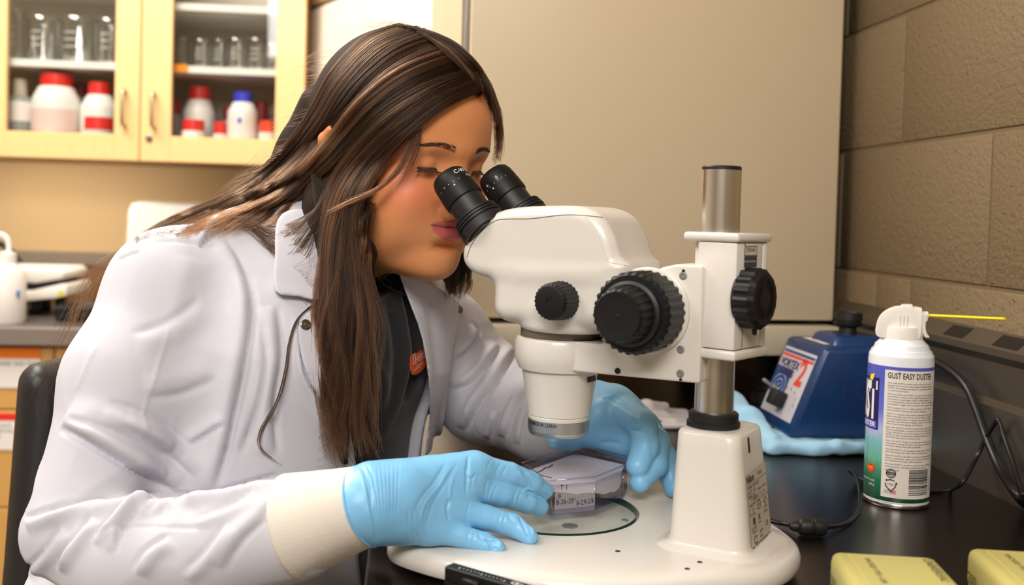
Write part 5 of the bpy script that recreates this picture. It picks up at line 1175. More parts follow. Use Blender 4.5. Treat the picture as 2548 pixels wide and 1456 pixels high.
lw_=join(shift(text('HERS',.0105),.0052,.0005,.12),pen([(0,0),(0,.010),(.0045,.0105),(.0045,.0005),(0,0)],.0014),shift(text('CHEMISTRY',.0034),.0055,-.0045,.12),shift(text('DEPARTMENT',.0028),.0,-.0075,.12))
def onto(VF,o,x,y,f,lift):
    V,F=place(VF,o,x,y,0); H_,ok=hits(proj(V)[:,:2],f); return np.where(ok[:,None],H_+grads(f,H_)*lift,V),F
o_=hit(1014,906,f_shirt); mk('logo_lettering',onto(lw_,o_,lx,ly,f_shirt,.0072),lgw,patch,smooth=False,kind='stuff')
# ------------------------------------------------------------------ trousers and shoes (below the frame)
trs=mat('dark_trousers',lin(36,38,48),.8)
hipz=.60; hip=TOR[-1]*[1,1,0]
def leg_pts(s): 
    a=hip+st*s*.09+Z3*.56; k=hip+gt*.36+st*s*.12+Z3*.53; an=hip+gt*.34+st*s*.12+Z3*.09; return [a,k,an]
def f_trs(p):
    d=sd_ell(p,hip+Z3*.58,(.15,.17,.11))
    for s in (1,-1): d=smin(d,sd_chain(p,leg_pts(s),[.085,.065,.045],.02),.03)
    return d
V,F=surface_net(f_trs,hip+[-.35,-.45,.03],hip+[.60,.35,.75],.009); mk('trousers',(relax(V,F,1),F),trs,pe)
for s in (1,-1):
    an=leg_pts(s)[2]; 
    def f_sh(p): return np.maximum(smin(sd_seg(p,an+[0,0,-.045],an+gt*.15+[0,0,-.06],.042,.034),sd_seg(p,an,an-[0,0,.04],.045,.045),.02),.001-p[:,2])
    V,F=surface_net(f_sh,an+[-.12,-.25,-.1],an+[.25,.12,.06],.006); mk('shoe',(relax(V,F,1),F),blackm,pe)
# ------------------------------------------------------------------ chair
ch=thing('laboratory_chair','black upholstered laboratory chair with a curved back behind the woman','chair',hip)
chm=mat('chair_vinyl',lin(38,36,36),.45,bump=(300,.2,3,.0006)); Ck=(gt,st,Z3)
def f_seat(p):
    q=p-hip; x=q@gt; y=q@st; return sd_box(np.stack([x,y,p[:,2]],1),(.05,0,.435),(.24,.23,.035),.03)
V,F=surface_net(f_seat,hip+[-.4,-.4,.35],hip+[.5,.4,.52],.009); mk('seat',(V,F),chm,ch)
bk0=at(92,1250,1.12)-gt*.075; bkc=bk0+st*-.20; bkc=bkc*[1,1,0]
def f_back(p):
    q=p-bkc; x=q@gt; y=q@st; z=p[:,2]; k=x-1.0*y*y-.10*(z-.75)
    return sd_box(np.stack([k,y,z],1),(0,0,.805),(.026,.215,.21),.024)
V,F=surface_net(f_back,bkc+[-.36,-.36,.55],bkc+[.36,.36,1.06],.007); mk('backrest',(V,F),chm,ch,label='dark curved backrest')
mk('back_bar',tube([hip-gt*.1+Z3*.40,bkc-gt*.06+Z3*.42,bkc-gt*.03+Z3*.60,bkc-gt*.02+Z3*.75],.014,8),blackm,ch)
mk('gas_post',lathe(hip+gt*.05,Z3,[(.03,.08),(.03,.25),(.02,.25),(.02,.402)],20),blackm,ch,sharp=30)
for i in range(5):
    a=i*2*math.pi/5; d_=gt*math.cos(a)+st*math.sin(a); o=hip+gt*.05
    mk('base_arm',tube([o+Z3*.09,o+d_*.15+Z3*.085,o+d_*.29+Z3*.062],[.022,.018,.013],8,sm=3),blackm,ch)
    mk('caster',lathe(o+d_*.285+Z3*.0275-np.cross(d_,Z3)*.012,np.cross(d_,Z3),[(.02,0),(.0275,.003),(.0275,.021),(.02,.024)],18),blackm,ch,sharp=30)
# ================================================================== head: skin, lips, eyes
skin=bpy.data.materials.new('skin'); skin.use_nodes=True; nt=skin.node_tree; p=nt.nodes['Principled BSDF']
at_=nt.nodes.new('ShaderNodeAttribute'); at_.attribute_name='pigment_shade'; nt.links.new(at_.outputs['Color'],p.inputs['Base Color'])
at2=nt.nodes.new('ShaderNodeAttribute'); at2.attribute_name='gloss'; nt.links.new(at2.outputs['Fac'],p.inputs['Roughness'])
p.inputs['Subsurface Weight'].default_value=.25; p.inputs['Subsurface Radius'].default_value=(1,.35,.2); p.inputs['Subsurface Scale'].default_value=.006; p.inputs['Specular IOR Level'].default_value=.42
tc=nt.nodes.new('ShaderNodeTexCoord'); n=nt.nodes.new('ShaderNodeTexNoise'); n.inputs['Scale'].default_value=700; n.inputs['Detail'].default_value=3; nt.links.new(tc.outputs['Object'],n.inputs['Vector'])
b=nt.nodes.new('ShaderNodeBump'); b.inputs['Strength'].default_value=.25; b.inputs['Distance'].default_value=.0005; nt.links.new(n.outputs[0],b.inputs['Height']); nt.links.new(b.outputs[0],p.inputs['Normal'])
lo=np.minimum(HC-.16,NB-.15); hi=np.maximum(HC+.17,NB+.15); lo[2]=NB[2]-.10
def f_sk2(p): return f_skin(p)
V,F=surface_net(f_sk2,lo,hi,.0016); V=relax(V,F,1,.35)
head=mk('body',(V,F),skin,pe,label='tanned face with lowered eyes and closed smiling lips')
L=HL(V); f,s,u=L[:,0],L[:,1],L[:,2]; A=np.abs(s); g=lambda d,w_:np.exp(-(np.clip(d,0,None)/w_)**2)
c=np.tile(np.array(lin(224,150,98)[:3]),(len(V),1)); gl=np.full(len(V),.42)
def blend(mask,col):
    global c; c=c*(1-mask[:,None])+np.array(lin(*col)[:3])*mask[:,None]
bl=np.exp(-(((f-.07)/.03)**2+((A-.045)/.024)**2+((u+.008)/.022)**2)); blend(bl*.62,(222,112,88))
bl=np.exp(-(((f-.11)/.02)**2+(A/.016)**2+((u+.02)/.016)**2)); blend(bl*.3,(216,120,96))
bl=np.exp(-(((A-.031)/.018)**2+((u-.027)/.008)**2))*(f>.05); blend(bl*.35,(176,112,82))  # shade under the brows, painted into the skin colour
front=(f>.06)
up_c=.0095*np.sqrt(np.clip(1-(A/.0255)**2,0,1))*(.78+.22*np.exp(-((A-.007)/.007)**2)); lowc=.0148*np.sqrt(np.clip(1-(A/.0245)**1.8,0,1))
mid=-.0412+.0012*(A/.0255)
edge=np.where(u>mid,up_c-(u-mid),lowc-(mid-u)); m_=np.clip(edge/.0012,0,1)*front*(A<.026); blend(m_*.9,(206,98,100)); gl=gl*(1-m_)+.24*m_
ln=np.exp(-((u-mid)/.0011)**2)*(A<.0265)*front; blend(ln*.75,(96,34,36))
col=head.data.color_attributes.new('pigment_shade','FLOAT_COLOR','POINT'); col.data.foreach_set('color',np.c_[c,np.ones(len(c))].astype(np.float32).ravel())
ga=head.data.attributes.new('gloss','FLOAT','POINT'); ga.data.foreach_set('value',gl.astype(np.float32))
eyew=mat('eye_white',lin(214,200,190),.12,spec=.6); iris=mat('dark_iris',lin(40,24,16),.1,spec=.6)
for sg,nm in ((1,'eye'),(-1,'eye')):
    ec=HP(.0705,.031*sg,.0185); ax=nrm(Hf-.42*Hu)
    e_=mk('eyeball',lathe(ec-ax*.0122,ax,[(.0122*math.sin(t),.0122-.0122*math.cos(t)) for t in np.linspace(.01,3.13,20)],32),eyew,head)
    mk('iris',lathe(ec,ax,[(.0122*math.sin(t),.01235*math.cos(t)) for t in np.linspace(.46,.005,8)],24,cap=False),iris,e_)
hair_dark=mat('brow_hair',lin(70,46,34),.55)
def tiny_hairs(paths,name,parent,r=.00022):
    P=[tube(q,[r,r*.9,r*.25],5,cap=False,sm=3) for q in paths]; return mk(name,join(*P),hair_dark,parent,kind='stuff')
rng=random.Random(11)
def surf(f_,s_,u_):                 # push a head-space point on to the skin along the face axis
    p=HP(f_,s_,u_)
    for _ in range(30):
        d=float(f_skin(p[None])[0]); p=p-Hf*d*.8
    return p
for sg in (1,-1):
    hs=[]
    for i in range(130):
        t=rng.random(); A_=.0125+.036*t; u_=.0360+.0038*math.sin(min(1,t*1.3)*2.2)-.003*t*t; w_=.0032*(1-.75*t)
        uu=u_+rng.uniform(-w_,w_*.8); a=surf(.09,sg*A_,uu); l=.0065+.002*rng.random()
        b_=surf(.09,sg*(A_+l*.85),uu+l*.35*(1-1.5*t)); m2=(a+b_)/2+Hf*.0010
        hs.append([a+Hf*.0002,m2,b_+Hf*.0006])
    tiny_hairs(hs,'eyebrow',head,.00018)
    hs=[]
    for i in range(110):
        t=rng.random(); a_=-1.15+2.2*t; A_=.031+.0115*math.sin(a_); uu=.0185-.0038+.0022*math.cos(a_)*0-.0012*abs(math.sin(a_)); 
        p0=HP(.0705+.0130*math.cos(a_)+.0006,sg*A_,uu+.0004); dr=Hf*math.cos(a_)*.8+Hs*sg*math.sin(a_)*1.0-Hu*.42; l=.0065+.0040*max(0,math.sin(a_))+.001*rng.random()
        hs.append([p0,p0+dr*l*.55-Hu*.0006,p0+dr*l+Hu*.0010])
    tiny_hairs(hs,'eyelashes',head,.00028)
    lid=[HP(.0705+.0133*math.cos(a_)+.0002,sg*(.031+.0121*math.sin(a_)),.0185-.0034-.0014*abs(math.sin(a_))) for a_ in np.linspace(-1.25,1.2,14)]
    mk('lash_line',tube(lid,.0013,6,sm=2),hair_dark,head)
# ================================================================== gloves
nitrile=mat('nitrile_blue',lin(130,194,237),.38,bump=(300,.12,3,.0006),spec=.45,sss=(.08,(.4,.7,1),.003))
RK=[at(1178,1166,.848),at(1150,1208,.838),at(1112,1266,.825),at(1068,1314,.812)]
RW=[at(925,1204,.804),at(922,1235,.798),at(926,1268,.795),at(938,1302,.795)]
RF=[([RK[0],at(1268,1180,.862),at(1322,1201,.876),at(1356,1222,.889)],[.0128,.0103,.0092,.0074]),
    ([RK[1],at(1245,1228,.857),at(1310,1249,.873),at(1343,1263,.884)],[.0132,.0114,.0100,.0080]),
    ([RK[2],at(1205,1288,.832),at(1276,1307,.834),at(1318,1337,.829)],[.0130,.0105,.0092,.0068]),
    ([RK[3],at(1145,1333,.815),at(1204,1350,.814),at(1239,1364,.811)],[.0122,.0092,.0082,.0066])]
RT=([at(985,1250,.825),at(1070,1245,.868),at(1135,1235,.895)],[.018,.0125,.0095])
def f_rh(p):
    d=None
    for a,b_,r0,r1 in zip(RW,RK,(.0165,.0185,.0185,.0165),(.0150,.0150,.0145,.0135)):
        x=sd_seg(p,a,b_,r0,r1); d=x if d is None else smin(d,x,.016)
    d=smin(d,sd_seg(p,at(922,1252,.798),at(985,1246,.807),.0268,.0262),.012); d=smin(d,sd_seg(p,at(893,1259,.794),at(925,1252,.798),.0275,.0262),.006); ax=nrm(at(925,1250,.797)-at(737,1311,.812)); d=smax(d,-((p-at(893,1257,.794))@ax),.001)
    fg=None
    for P,R_ in RF:
        x=sd_chain(p,P,R_,.002); fg=x if fg is None else smin(fg,x,.0025)
    d=smin(d,fg,.006); d=smin(d,sd_chain(p,*RT,.003),.008); return d
pts=np.vstack(RK+RW+[q for P,_ in RF for q in P]); V,F=surface_net(f_rh,pts.min(0)-.045,pts.max(0)+.03,.0009); V=relax(V,F,1,.4); N=vnormals(V,F)
ST=[]
def fine(x0,y0,x1,y1,dx,dy,n,w_,a): 
    for i in range(n):
        k=i; ST.append(([(x0+dx*k,y0+dy*k),((x0+x1)/2+dx*k+6,(y0+y1)/2+dy*k),(x1+dx*k,y1+dy*k)],w_,a))
# wrist pleats
for i in range(9): ST.append(([(905+11*i,1172-4*i),(918+9*i,1230),(930+7*i,1290+i)],3.2,-.0007+.0001*(i%3)))
ST+= [([(888,1162),(905,1200),(915,1260),(930,1330)],5,.0014),([(900,1160),(918,1200),(926,1260)],3.5,-.0012),([(912,1157),(926,1182),(932,1220)],3,-.0010)]
# knuckle and palm drag lines
ST+= [([(1110,1150),(1080,1200),(1042,1250),(1030,1300)],6,-.0011),([(1122,1160),(1092,1210),(1056,1258),(1045,1310)],5,.0010),([(1140,1150),(1110,1200),(1075,1260),(1058,1320)],5,-.0009),([(1018,1260),(1016,1300),(1028,1345)],4,-.0010),([(1028,1258),(1028,1300),(1042,1345)],4,-.0009),([(1042,1262),(1044,1300),(1060,1342)],4,-.0007),
 ([(1165,1134),(1163,1170),(1160,1232)],5,-.0022),([(1158,1160),(1166,1190),(1190,1180)],4,-.0012),([(1118,1240),(1113,1268),(1118,1296)],5,-.0022),([(1128,1186),(1120,1220),(1118,1250)],5,.0010),([(1185,1175),(1175,1195),(1172,1225)],3.2,-.0010),([(1195,1178),(1186,1200)],3,-.0009)]
# finger creases
for P_ in (([(1222,1146),(1212,1172)]),([(1246,1152),(1234,1186)]),([(1262,1158),(1250,1190)]),([(1214,1192),(1208,1240)]),([(1228,1200),(1214,1246)]),([(1238,1206),(1224,1248)]),([(1288,1216),(1276,1262)]),([(1298,1222),(1288,1264)]),([(1170,1250),(1160,1300)]),([(1248,1274),(1240,1318)]),([(1258,1280),(1252,1324)]),([(1170,1318),(1164,1360)]),([(1182,1326),(1176,1366)])):
    ST.append((P_ if len(P_)>2 else [P_[0],((P_[0][0]+P_[1][0])/2-3,(P_[0][1]+P_[1][1])/2),P_[1]],3.0,-.0009))
# loose crumpled tips
ST+= [([(1300,1172),(1318,1190),(1345,1222),(1368,1240)],4,-.0016),([(1310,1176),(1330,1190),(1352,1206)],4,.0012),([(1326,1200),(1342,1222),(1356,1236)],4,.0010),([(1290,1172),(1300,1190),(1312,1200)],4,.0010),([(1300,1228),(1312,1216),(1330,1222)],4,.0011),([(1310,1240),(1322,1230),(1345,1240)],4,-.0012),
 ([(1290,1282),(1300,1300),(1312,1330),(1322,1348)],4,-.0017),([(1300,1284),(1316,1304),(1330,1330)],4,.0014),([(1262,1276),(1274,1296),(1290,1312)],4,-.0010),([(1310,1320),(1318,1336),(1326,1346)],3.5,.0012),
 ([(1206,1342),(1218,1352),(1222,1380)],4,-.0018),([(1216,1344),(1236,1346),(1250,1358)],4,.0013),([(1190,1326),(1200,1346),(1214,1352)],4,-.0010),([(1226,1362),(1238,1368),(1246,1378)],3.5,-.0012)]
ST=[(q[0],q[1]*.75,q[2]*(1.15 if i>=len(ST)-13 else .7)) for i,q in enumerate(ST)]
V=V+N*(vnoise(V,110,3)*.0003)[:,None]; V=sculpt(V,N,ST)
mk('glove',(V,F),nitrile,pe,label='blue nitrile glove on the near hand with loose fingertips')
_ax=nrm(at(925,1250,.797)-at(737,1311,.812)); _x,_y,_z=basis(_ax); _hem=[]
for k in range(41):
    d_=_x*math.cos(k*.15708)+_y*math.sin(k*.15708); c_=at(894,1257,.794)+_ax*.001; lo_,hi_=0,.05
    for _ in range(22):
        m_=(lo_+hi_)/2
        if f_rh((c_+d_*m_)[None])[0]<0: lo_=m_
        else: hi_=m_
    _hem.append(c_+d_*(lo_+.0002))
mk('glove_hem',tube(_hem,.0010,6,sm=0,cap=False),nitrile,bpy.data.objects['glove'])
# far hand
LF=[([at(1560,1030,1.02),at(1600,1058,.985),at(1606,1110,.965),at(1586,1160,.952)],[.0155,.0142,.0132,.0112]),
    ([at(1590,1050,1.03),at(1634,1098,.99),at(1630,1156,.970),at(1592,1200,.952)],[.0145,.0128,.0118,.0100]),
    ([at(1612,1070,1.03),at(1654,1138,1.0),at(1668,1182,.985),at(1676,1216,.975)],[.0140,.0118,.0108,.0092])
    ]
LT=([at(1480,1060,1.06),at(1425,1092,1.035),at(1384,1098,1.025)],[.018,.0120,.0092])
def f_lh(p):
    d=sd_chain(p,[at(1478,1018,1.075),at(1530,1040,1.045),at(1585,1072,1.025)],[.030,.0300,.0245],.01)
    d=smin(d,sd_seg(p,at(1500,1060,1.04),at(1560,1090,1.03),.026,.024),.012)
    d=smin(d,sd_seg(p,at(1478,1016,1.075),at(1530,1002,1.062),.029,.0185),.01)
    fg=None
    for P,R_ in LF:
        x=sd_chain(p,P,R_,.004); fg=x if fg is None else smin(fg,x,.0025)
    d=smin(d,fg,.007); return smin(d,sd_chain(p,*LT,.003),.01)
pts=np.vstack([q for P,_ in LF for q in P]+[LT[0][2],at(1478,1018,1.075)]); V,F=surface_net(f_lh,pts.min(0)-.045,pts.max(0)+.045,.0014); V=relax(V,F,1,.4); N=vnormals(V,F); ST=[]
for i in range(8): ST.append(([(1560+5*i,1075-1.5*i),(1574+5*i,1068-1.2*i),(1592+4*i,1072+1*i)],2.6,-.0008))
for i in range(6): ST.append(([(1612+1*i,1084+9*i),(1622,1088+9*i),(1632-1*i,1096+9*i)],2.6,-.0008))
ST+= [([(1500,988),(1540,1002),(1575,1030)],4,-.0014),([(1525,985),(1560,1000),(1590,1040)],4,-.0012),([(1545,1108),(1520,1100),(1490,1104)],5,-.0012),([(1368,1094),(1390,1092),(1420,1100)],3.5,-.0010),([(1366,1106),(1386,1106)],3,-.0008)]
V=sculpt(V,N,ST); mk('glove',(V,F),nitrile,pe,label='blue nitrile glove on the far hand curled over the box')
# ================================================================== hair
def hair_mat(name,rough,spec=.55):
    m=bpy.data.materials.new(name); m.use_nodes=True; nt=m.node_tree; p=nt.nodes['Principled BSDF']
    a=nt.nodes.new('ShaderNodeAttribute'); a.attribute_name='tone'
    r=nt.nodes.new('ShaderNodeValToRGB'); e=r.color_ramp.elements; e[0].position=0; e[0].color=lin(30,20,15); e[1].position=1; e[1].color=lin(122,88,60)
    q=e.new(.5); q.color=lin(60,42,31); nt.links.new(a.outputs['Fac'],r.inputs[0]); nt.links.new(r.outputs[0],p.inputs['Base Color'])
    p.inputs['Roughness'].default_value=rough; p.inputs['Specular IOR Level'].default_value=spec; return m
hairb=hair_mat('hair_mass',.7,.2)
hairm=bpy.data.materials.new('hair_brown'); hairm.use_nodes=True; nt=hairm.node_tree; nt.nodes.remove(nt.nodes['Principled BSDF'])
hp=nt.nodes.new('ShaderNodeBsdfHairPrincipled'); hp.model='CHIANG'; hp.parametrization='COLOR'
a_=nt.nodes.new('ShaderNodeAttribute'); a_.attribute_name='tone'; r_=nt.nodes.new('ShaderNodeValToRGB'); e=r_.color_ramp.elements
e[0].color=lin(14,9,6); e[1].color=lin(100,64,39); q=e.new(.5); q.color=lin(42,26,16)
nt.links.new(a_.outputs['Fac'],r_.inputs[0]); nt.links.new(r_.outputs[0],hp.inputs['Color']); hp.inputs['IOR'].default_value=1.38; hp.inputs['Roughness'].default_value=.36; hp.inputs['Radial Roughness'].default_value=.45
nt.links.new(hp.outputs[0],nt.nodes['Material Output'].inputs[0])
CH=[([(835,400,1.02),(828,520,1.005),(828,640,.995),(822,780,.985),(828,920,.98),(842,1060,.972),(858,1150,.97)],[.030,.028,.022,.015,.012,.010,.004]),
    ([(905,520,1.0),(895,620,.985),(898,740,.975),(890,860,.972),(900,980,.968),(918,1090,.966),(925,1160,.965)],[.010,.015,.014,.011,.010,.008,.003]),
    ([(802,268,1.08),(758,378,1.09),(692,458,1.095),(612,508,1.095),(480,552,1.095),(380,592,1.08),(320,628,1.06)],[.026,.029,.021,.012,.007,.005,.003]),
    ([(1120,600,1.11),(1128,660,1.12),(1122,720,1.13)],[.016,.015,.006]),([(822,430,1.07),(828,560,1.06),(862,640,1.05)],[.036,.034,.030])]
CH=[([at(*q) for q in P],R_) for P,R_ in CH]
FACE=catmull([(1222,262),(1190,238),(1112,268),(1050,312),(1002,352),(962,395),(932,445),(912,500),(905,560),(915,640),(940,700),(1040,720),(1200,700),(1300,500)],3,True)
def f_hb(p):
    d=f_cap(p)+.0003; L=HL(p); d=smax(d,-(f_skin(p,False)-.0012),.002)
    o,dep=in_px(p,FACE); front=np.maximum(o,dep-1.30); 
    d=smax(d,-o,.006)
    for P,R_ in CH: d=smin(d,sd_chain(p,P,R_,.012),.012)
    ear=sd_ell(HL(p),(-.012,.088,.010),(.009,.014,.020)); return smax(d,-ear,.004)
allp=np.vstack([np.array(P) for P,_ in CH]+[HC[None]]); lo=np.minimum(allp.min(0)-.06,HC-.17); hi=np.maximum(allp.max(0)+.06,HC+.17)
V,F=surface_net(f_hb,lo,hi,.0030); V=relax(V,F,2); hb=mk('hair',(V,F),hairb,pe,label='dark brown mass of long hair'); 
# ---- strands
def f_hbs(p): return f_hb(p)-.0025
def f_caps(p): return f_cap(p)-.003
def settle_all(Q):
    """points of a guide: on the hair mass where the view ray meets it, else at the depth given"""
    XY=np.array([q[:2] for q in Q],float); D=[q[2] if len(q)==3 else None for q in Q]
    Hb,ob=hits(XY,f_hbs,n=70); Hc,oc_=hits(XY,f_coat0,n=70); out=[]
    for i,(xy,d) in enumerate(zip(XY,D)):
        if d=='c':
            out.append(Hc[i]-nrm(Hc[i]-CAM)*.006 if oc_[i] else at(*xy,1.09)); continue
        if ob[i]:
            p=Hb[i]
            if d is not None and proj(p)[2]>d: p=at(*xy,d)
            out.append(p)
        elif d is not None: out.append(at(*xy,d))
        else:
            q=at(*xy,1.05)
            for _ in range(12): q=q-grad(f_caps,q)*float(f_caps(q[None])[0])
            out.append(q)
    return out
rs=np.random.RandomState(21)
PTS=[];SZ=[];RAD=[];TONE=[]
def sheet(guides,n,K=34,thick=.007,jit=.0016,clump=26,cl=.75,r=.00021,wave=0,tone=(.25,.7),tail=.3,t0=0,end=(.8,1.0)):
    G=[]
    pts_=settle_all([q for g in guides for q in g]); c0=0
    for g in guides:
        P=pts_[c0:c0+len(g)]; c0+=len(g)
        P=catmull(P,8); L=np.r_[0,np.cumsum(np.linalg.norm(np.diff(P,axis=0),axis=1))]; tt=np.linspace(0,L[-1],K); G.append(np.stack([np.interp(tt,L,P[:,k]) for k in range(3)],1))
    G=np.array(G); m=len(G)
    cs=rs.rand(clump)*(m-1); cph=rs.rand(clump)*6.28; cof=(rs.rand(clump,3)-.5)*jit*3; ctone=tone[0]+(tone[1]-tone[0])*rs.rand(clump); clift=rs.rand(clump)
    vw=nrm(CAM-at(900,500,1.0)); t=np.linspace(0,1,K)
    for i in range(n):
        s=rs.rand()*(m-1); c=int(np.argmin(np.abs(cs-s)+rs.rand(clump)*.04)); sc=s+(cs[c]-s)*cl*np.clip(t*1.6,0,1)**.7
        k=np.clip(np.floor(sc).astype(int),0,m-2) if m>1 else np.zeros(K,int); f=sc-k
        P=(G[k,np.arange(K)]*(1-f)[:,None]+G[np.minimum(k+1,m-1),np.arange(K)]*f[:,None]) if m>1 else G[0].copy()
        env=np.clip(t*3,0.45,1); low=1+.9*np.clip((t-.45)*2,0,1)*(wave>0)
        P=P+vw*(thick*(.25+.75*rs.rand()*.6+.4*clift[c]))*env[:,None]*1.0
        P=P+cof[c]*(env*low)[:,None]+(rs.randn(3)*jit)*env[:,None]
        a=rs.rand()*6.28
        P=P+RC*(wave*np.clip((t-.35)*2,0,1)*np.sin(t*(11+4*np.sin(cph[c]*3))+cph[c])+jit*.8*np.sin(t*(5+3*rs.rand())+a)*t)[:,None]
        P=P+Z3*(jit*.7*np.sin(t*(6+4*rs.rand())+a*1.7)*t)[:,None]
        ke=int(K*(end[0]+(end[1]-end[0])*rs.rand())); ke=max(6,min(K,ke)); P=P[:ke]
        PTS.append(P); SZ.append(len(P)); tn=np.linspace(1,tail,len(P)); RAD.append(r*(.7+.6*rs.rand())*np.clip(tn*1.6,.25,1)); TONE.append(np.clip(ctone[c]+rs.randn()*.10+.18*np.linspace(-.4,1,len(P)),0,1))
A_=[[(992,60),(905,92),(825,178),(772,280),(722,352),(640,432),(560,487,'c'),(440,540,'c'),(335,602,'c')],
    [(1062,76),(952,120),(862,208),(800,308),(745,380),(672,448),(602,498,'c'),(480,545,'c'),(370,592,'c')],
    [(1122,122),(1002,168),(900,248),(830,338),(772,408),(712,462,1.03),(645,510,'c'),(540,548,'c'),(450,585,'c')],
    [(1172,178),(1060,212),(950,278),(872,356),(802,428),(745,488,1.02),(700,540,'c'),(650,570,'c')]]
sheet(A_,4200,K=40,thick=.006,clump=60,tone=(.25,.78))
T1=[[(1172,178),(1072,218),(962,288),(878,372),(826,450),(806,540,.98),(800,640,.972)],[(1180,184),(1082,226),(975,300),(890,386),(842,466),(818,560,.975),(812,660,.97)],[(1186,190),(1092,236),(985,312),(900,400),(856,484,.966),(832,580,.966),(826,680,.962)]]
sheet(T1,1900,K=30,thick=.006,clump=30,tone=(.25,.75),end=(.8,1.0))
B1=[[(1186,190),(1085,232),(975,306),(885,395),(838,470),(815,560,.975),(805,660,.97),(800,780,.96),(806,920,.955),(815,1050,.95),(838,1168,.95)],
    [(1190,200),(1096,244),(994,320),(906,408),(860,484,.966),(838,580,.962),(832,680,.958),(822,790,.952),(824,920,.95),(838,1050,.95),(862,1170,.95)],
    [(1192,210),(1104,252),(1006,328),(922,412),(880,486,.960),(858,580,.960),(854,680,.956),(838,790,.951),(834,900,.949),(836,1030,.949),(852,1150,.95)]]
B2=[[(1193,214),(1108,256),(1012,330),(935,414),(890,486,.958),(874,580,.957),(876,680,.955),(884,800,.95),(894,920,.948),(912,1050,.948),(922,1150,.948)],
    [(1196,222),(1112,262),(1022,330),(950,405),(905,480,.955),(888,570,.957),(896,680,.955),(906,800,.95),(900,920,.948),(912,1050,.948),(926,1158,.948)],
    [(1198,234),(1122,270),(1046,322),(975,390),(926,460,.962),(906,550,.965),(914,650,.962),(934,760,.955),(922,900,.95),(922,1040,.948),(934,1150,.948)]]
sheet(B1,2300,K=50,thick=.010,clump=24,wave=.0105,tone=(.15,.85),end=(.58,1.0))
sheet(B2,2000,K=50,thick=.010,clump=22,wave=.0095,tone=(.15,.85),end=(.58,1.0))
C_=[[(985,62),(1070,80),(1150,130),(1205,200),(1232,262)],[(1020,70),(1110,105),(1185,170),(1226,240),(1242,300,1.06)],[(1060,90),(1120,140),(1165,190),(1190,232)]]
sheet(C_,900,K=18,thick=.004,clump=24,tone=(.2,.6))
# behind the ear and down the neck
D_=[[(775,400),(782,470),(795,550),(798,640),(792,760,'c'),(790,900,'c')],[(790,440),(806,520),(812,620),(815,740,.97),(810,860,.965),(815,1000,.96)],[(836,470),(850,560),(858,660,.97),(870,780,.96),(872,900,.96),(880,1040,.955)]]
sheet(D_,1700,K=30,thick=-.009,clump=30,wave=.003,tone=(.1,.5))
# far side of the face
E_=[[(1205,195,1.06),(1232,250,1.06),(1243,320,1.055),(1240,385,1.05),(1228,430,1.05)],[(1212,215,1.06),(1226,270,1.055),(1232,330,1.05),(1228,380,1.05),(1218,415,1.05)],[(1200,190,1.06),(1240,270,1.06),(1250,340,1.06),(1246,400,1.06),(1238,420,1.06)]]
sheet([[(1150,120),(1205,190),(1234,262,1.06),(1246,330,1.055),(1243,395,1.05),(1232,425,1.05)],[(1130,110),(1196,190),(1224,255,1.06),(1232,310,1.055),(1231,360,1.05)],[(1165,140),(1214,205),(1242,280,1.06),(1250,345,1.055),(1246,400,1.05)]],420,K=22,thick=.001,jit=.0016,clump=16,tone=(.1,.45),end=(.55,1.0))
sheet(E_,110,K=18,thick=.001,jit=.0010,clump=8,tone=(.1,.35))
F_=[[(1090,560,1.13),(1100,640,1.13),(1105,700,1.14),(1128,742,1.14)],[(1140,560,1.13),(1148,640,1.13),(1140,700,1.14),(1132,748,1.14)],[(1165,600,1.13),(1172,660,1.13),(1166,710,1.14),(1150,740,1.14)]]
sheet(F_,420,K=18,thick=.002,clump=14,wave=.002,tone=(.1,.4))
# lock across the cheek and single long wisps
sheet([[(1040,306),(1012,392,.945),(985,436,.942),(935,474,.940),(862,504,.945),(806,528,.955)],[(1030,300),(1000,395,.945),(970,440,.942),(920,480,.940),(850,512,.945),(802,540,.955)]],90,K=26,thick=.001,jit=.0008,clump=6,tone=(.45,.85))
sheet([[(1052,300),(1035,380,.945),(1005,440,.942),(972,482,.940)],[(1045,300),(1025,385,.945),(992,445,.942)]],26,K=20,thick=.001,jit=.0012,clump=5,tone=(.3,.6))
sheet([[(810,470),(780,525,.97),(690,570,'c'),(610,548,'c'),(560,560,'c'),(520,600,'c')],[(815,480),(780,535,.97),(700,600,'c'),(650,580,'c'),(600,545,'c'),(560,535,'c')],[(820,500),(790,560,.97),(740,650,'c'),(690,640,'c'),(640,590,'c'),(590,550,'c')]],90,K=22,thick=.003,jit=.002,clump=14,tone=(.1,.4))
sheet([[(800,740,.965),(745,790,'c'),(722,850,'c'),(712,920,'c'),(690,1000,'c'),(650,1070,'c'),(645,1110,'c'),(690,1150,'c')],[(800,742,.965),(742,792,'c'),(720,852,'c'),(710,922,'c'),(688,1002,'c'),(648,1072,'c'),(650,1120,'c'),(720,1165,'c')]],18,K=34,thick=.001,jit=.0005,clump=2,tone=(.05,.25),wave=0)
sheet([[(300,620,1.06),(240,680,1.06),(200,760,1.06),(178,800,1.06)],[(340,600,1.06),(260,650,1.06),(215,720,1.06),(160,860,1.06)],[(310,640,1.04),(205,780,1.05),(110,960,1.06),(85,1020,1.06),(100,1080,1.06)]],46,K=22,thick=.001,jit=.004,clump=16,tone=(.4,.8),r=.00016)
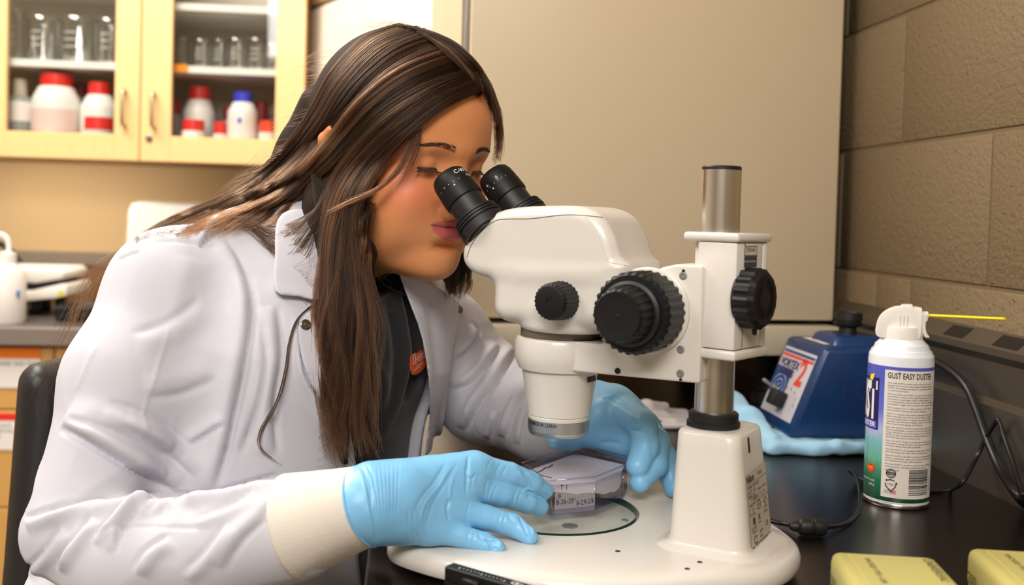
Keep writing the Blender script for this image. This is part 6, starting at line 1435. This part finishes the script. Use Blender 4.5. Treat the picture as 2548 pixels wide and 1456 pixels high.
# loose fly-aways
FLY=[]
for i in range(150):
    a0=[rs.uniform(760,930),rs.uniform(560,1080)]; n_=rs.uniform(40,170); th=rs.uniform(1.2,3.6); P=[]
    for q in np.linspace(0,1,5): P.append((a0[0]+math.cos(th+q*rs.uniform(-1.4,1.4))*n_*q,a0[1]+abs(math.sin(th))*n_*q*1.2,.955))
    FLY.append((P,.00011,(.2,.6)))
for i in range(120):
    t=rs.rand(); x=np.interp(t,[0,.2,.45,.7,1],[1120,980,820,745,600]); y=np.interp(t,[0,.2,.45,.7,1],[105,55,165,345,465]); nx,ny=np.interp(t,[0,.3,1],[.4,-.3,-.7]),-.7
    l=rs.uniform(8,36); dx,dy=np.interp(t,[0,.2,1],[-.9,-1,-.8]),np.interp(t,[0,.2,1],[-.3,.2,.8])
    FLY.append(([(x,y,1.05),(x+dx*30+nx*l*.5,y+dy*30+ny*l*.5,1.05),(x+dx*70+nx*l,y+dy*70+ny*l,1.05),(x+dx*120+nx*l*.8,y+dy*120+ny*l*.8,1.05)],.00010,(.4,.8)))
for P,r_,tn in FLY:
    P=catmull([at(*q) for q in P],5); PTS.append(P); SZ.append(len(P)); RAD.append(np.linspace(r_,r_*.4,len(P))); TONE.append(np.full(len(P),tn[0]+(tn[1]-tn[0])*rs.rand()))
hcv=bpy.data.hair_curves.new('hair_strands'); hcv.add_curves(SZ); P=np.vstack(PTS)-woff(hb)
hcv.position_data.foreach_set('vector',P.astype(np.float32).ravel())
ra=hcv.attributes.new('radius','FLOAT','POINT') if 'radius' not in hcv.attributes else hcv.attributes['radius']; ra.data.foreach_set('value',np.concatenate(RAD).astype(np.float32))
ta=hcv.attributes.new('tone','FLOAT','POINT'); ta.data.foreach_set('value',np.concatenate(TONE).astype(np.float32))
hcv.materials.append(hairm); hs_o=bpy.data.objects.new('hair_strands',hcv); COL.objects.link(hs_o); hs_o.parent=hb; hs_o['kind']='stuff'
scene.cycles_curves.shape='RIBBONS' if hasattr(scene,'cycles_curves') else None
ta=hb.data.attributes.new('tone','FLOAT','POINT'); ta.data.foreach_set('value',np.clip(.18+.12*vnoise(V,60,5),0,1).astype(np.float32))
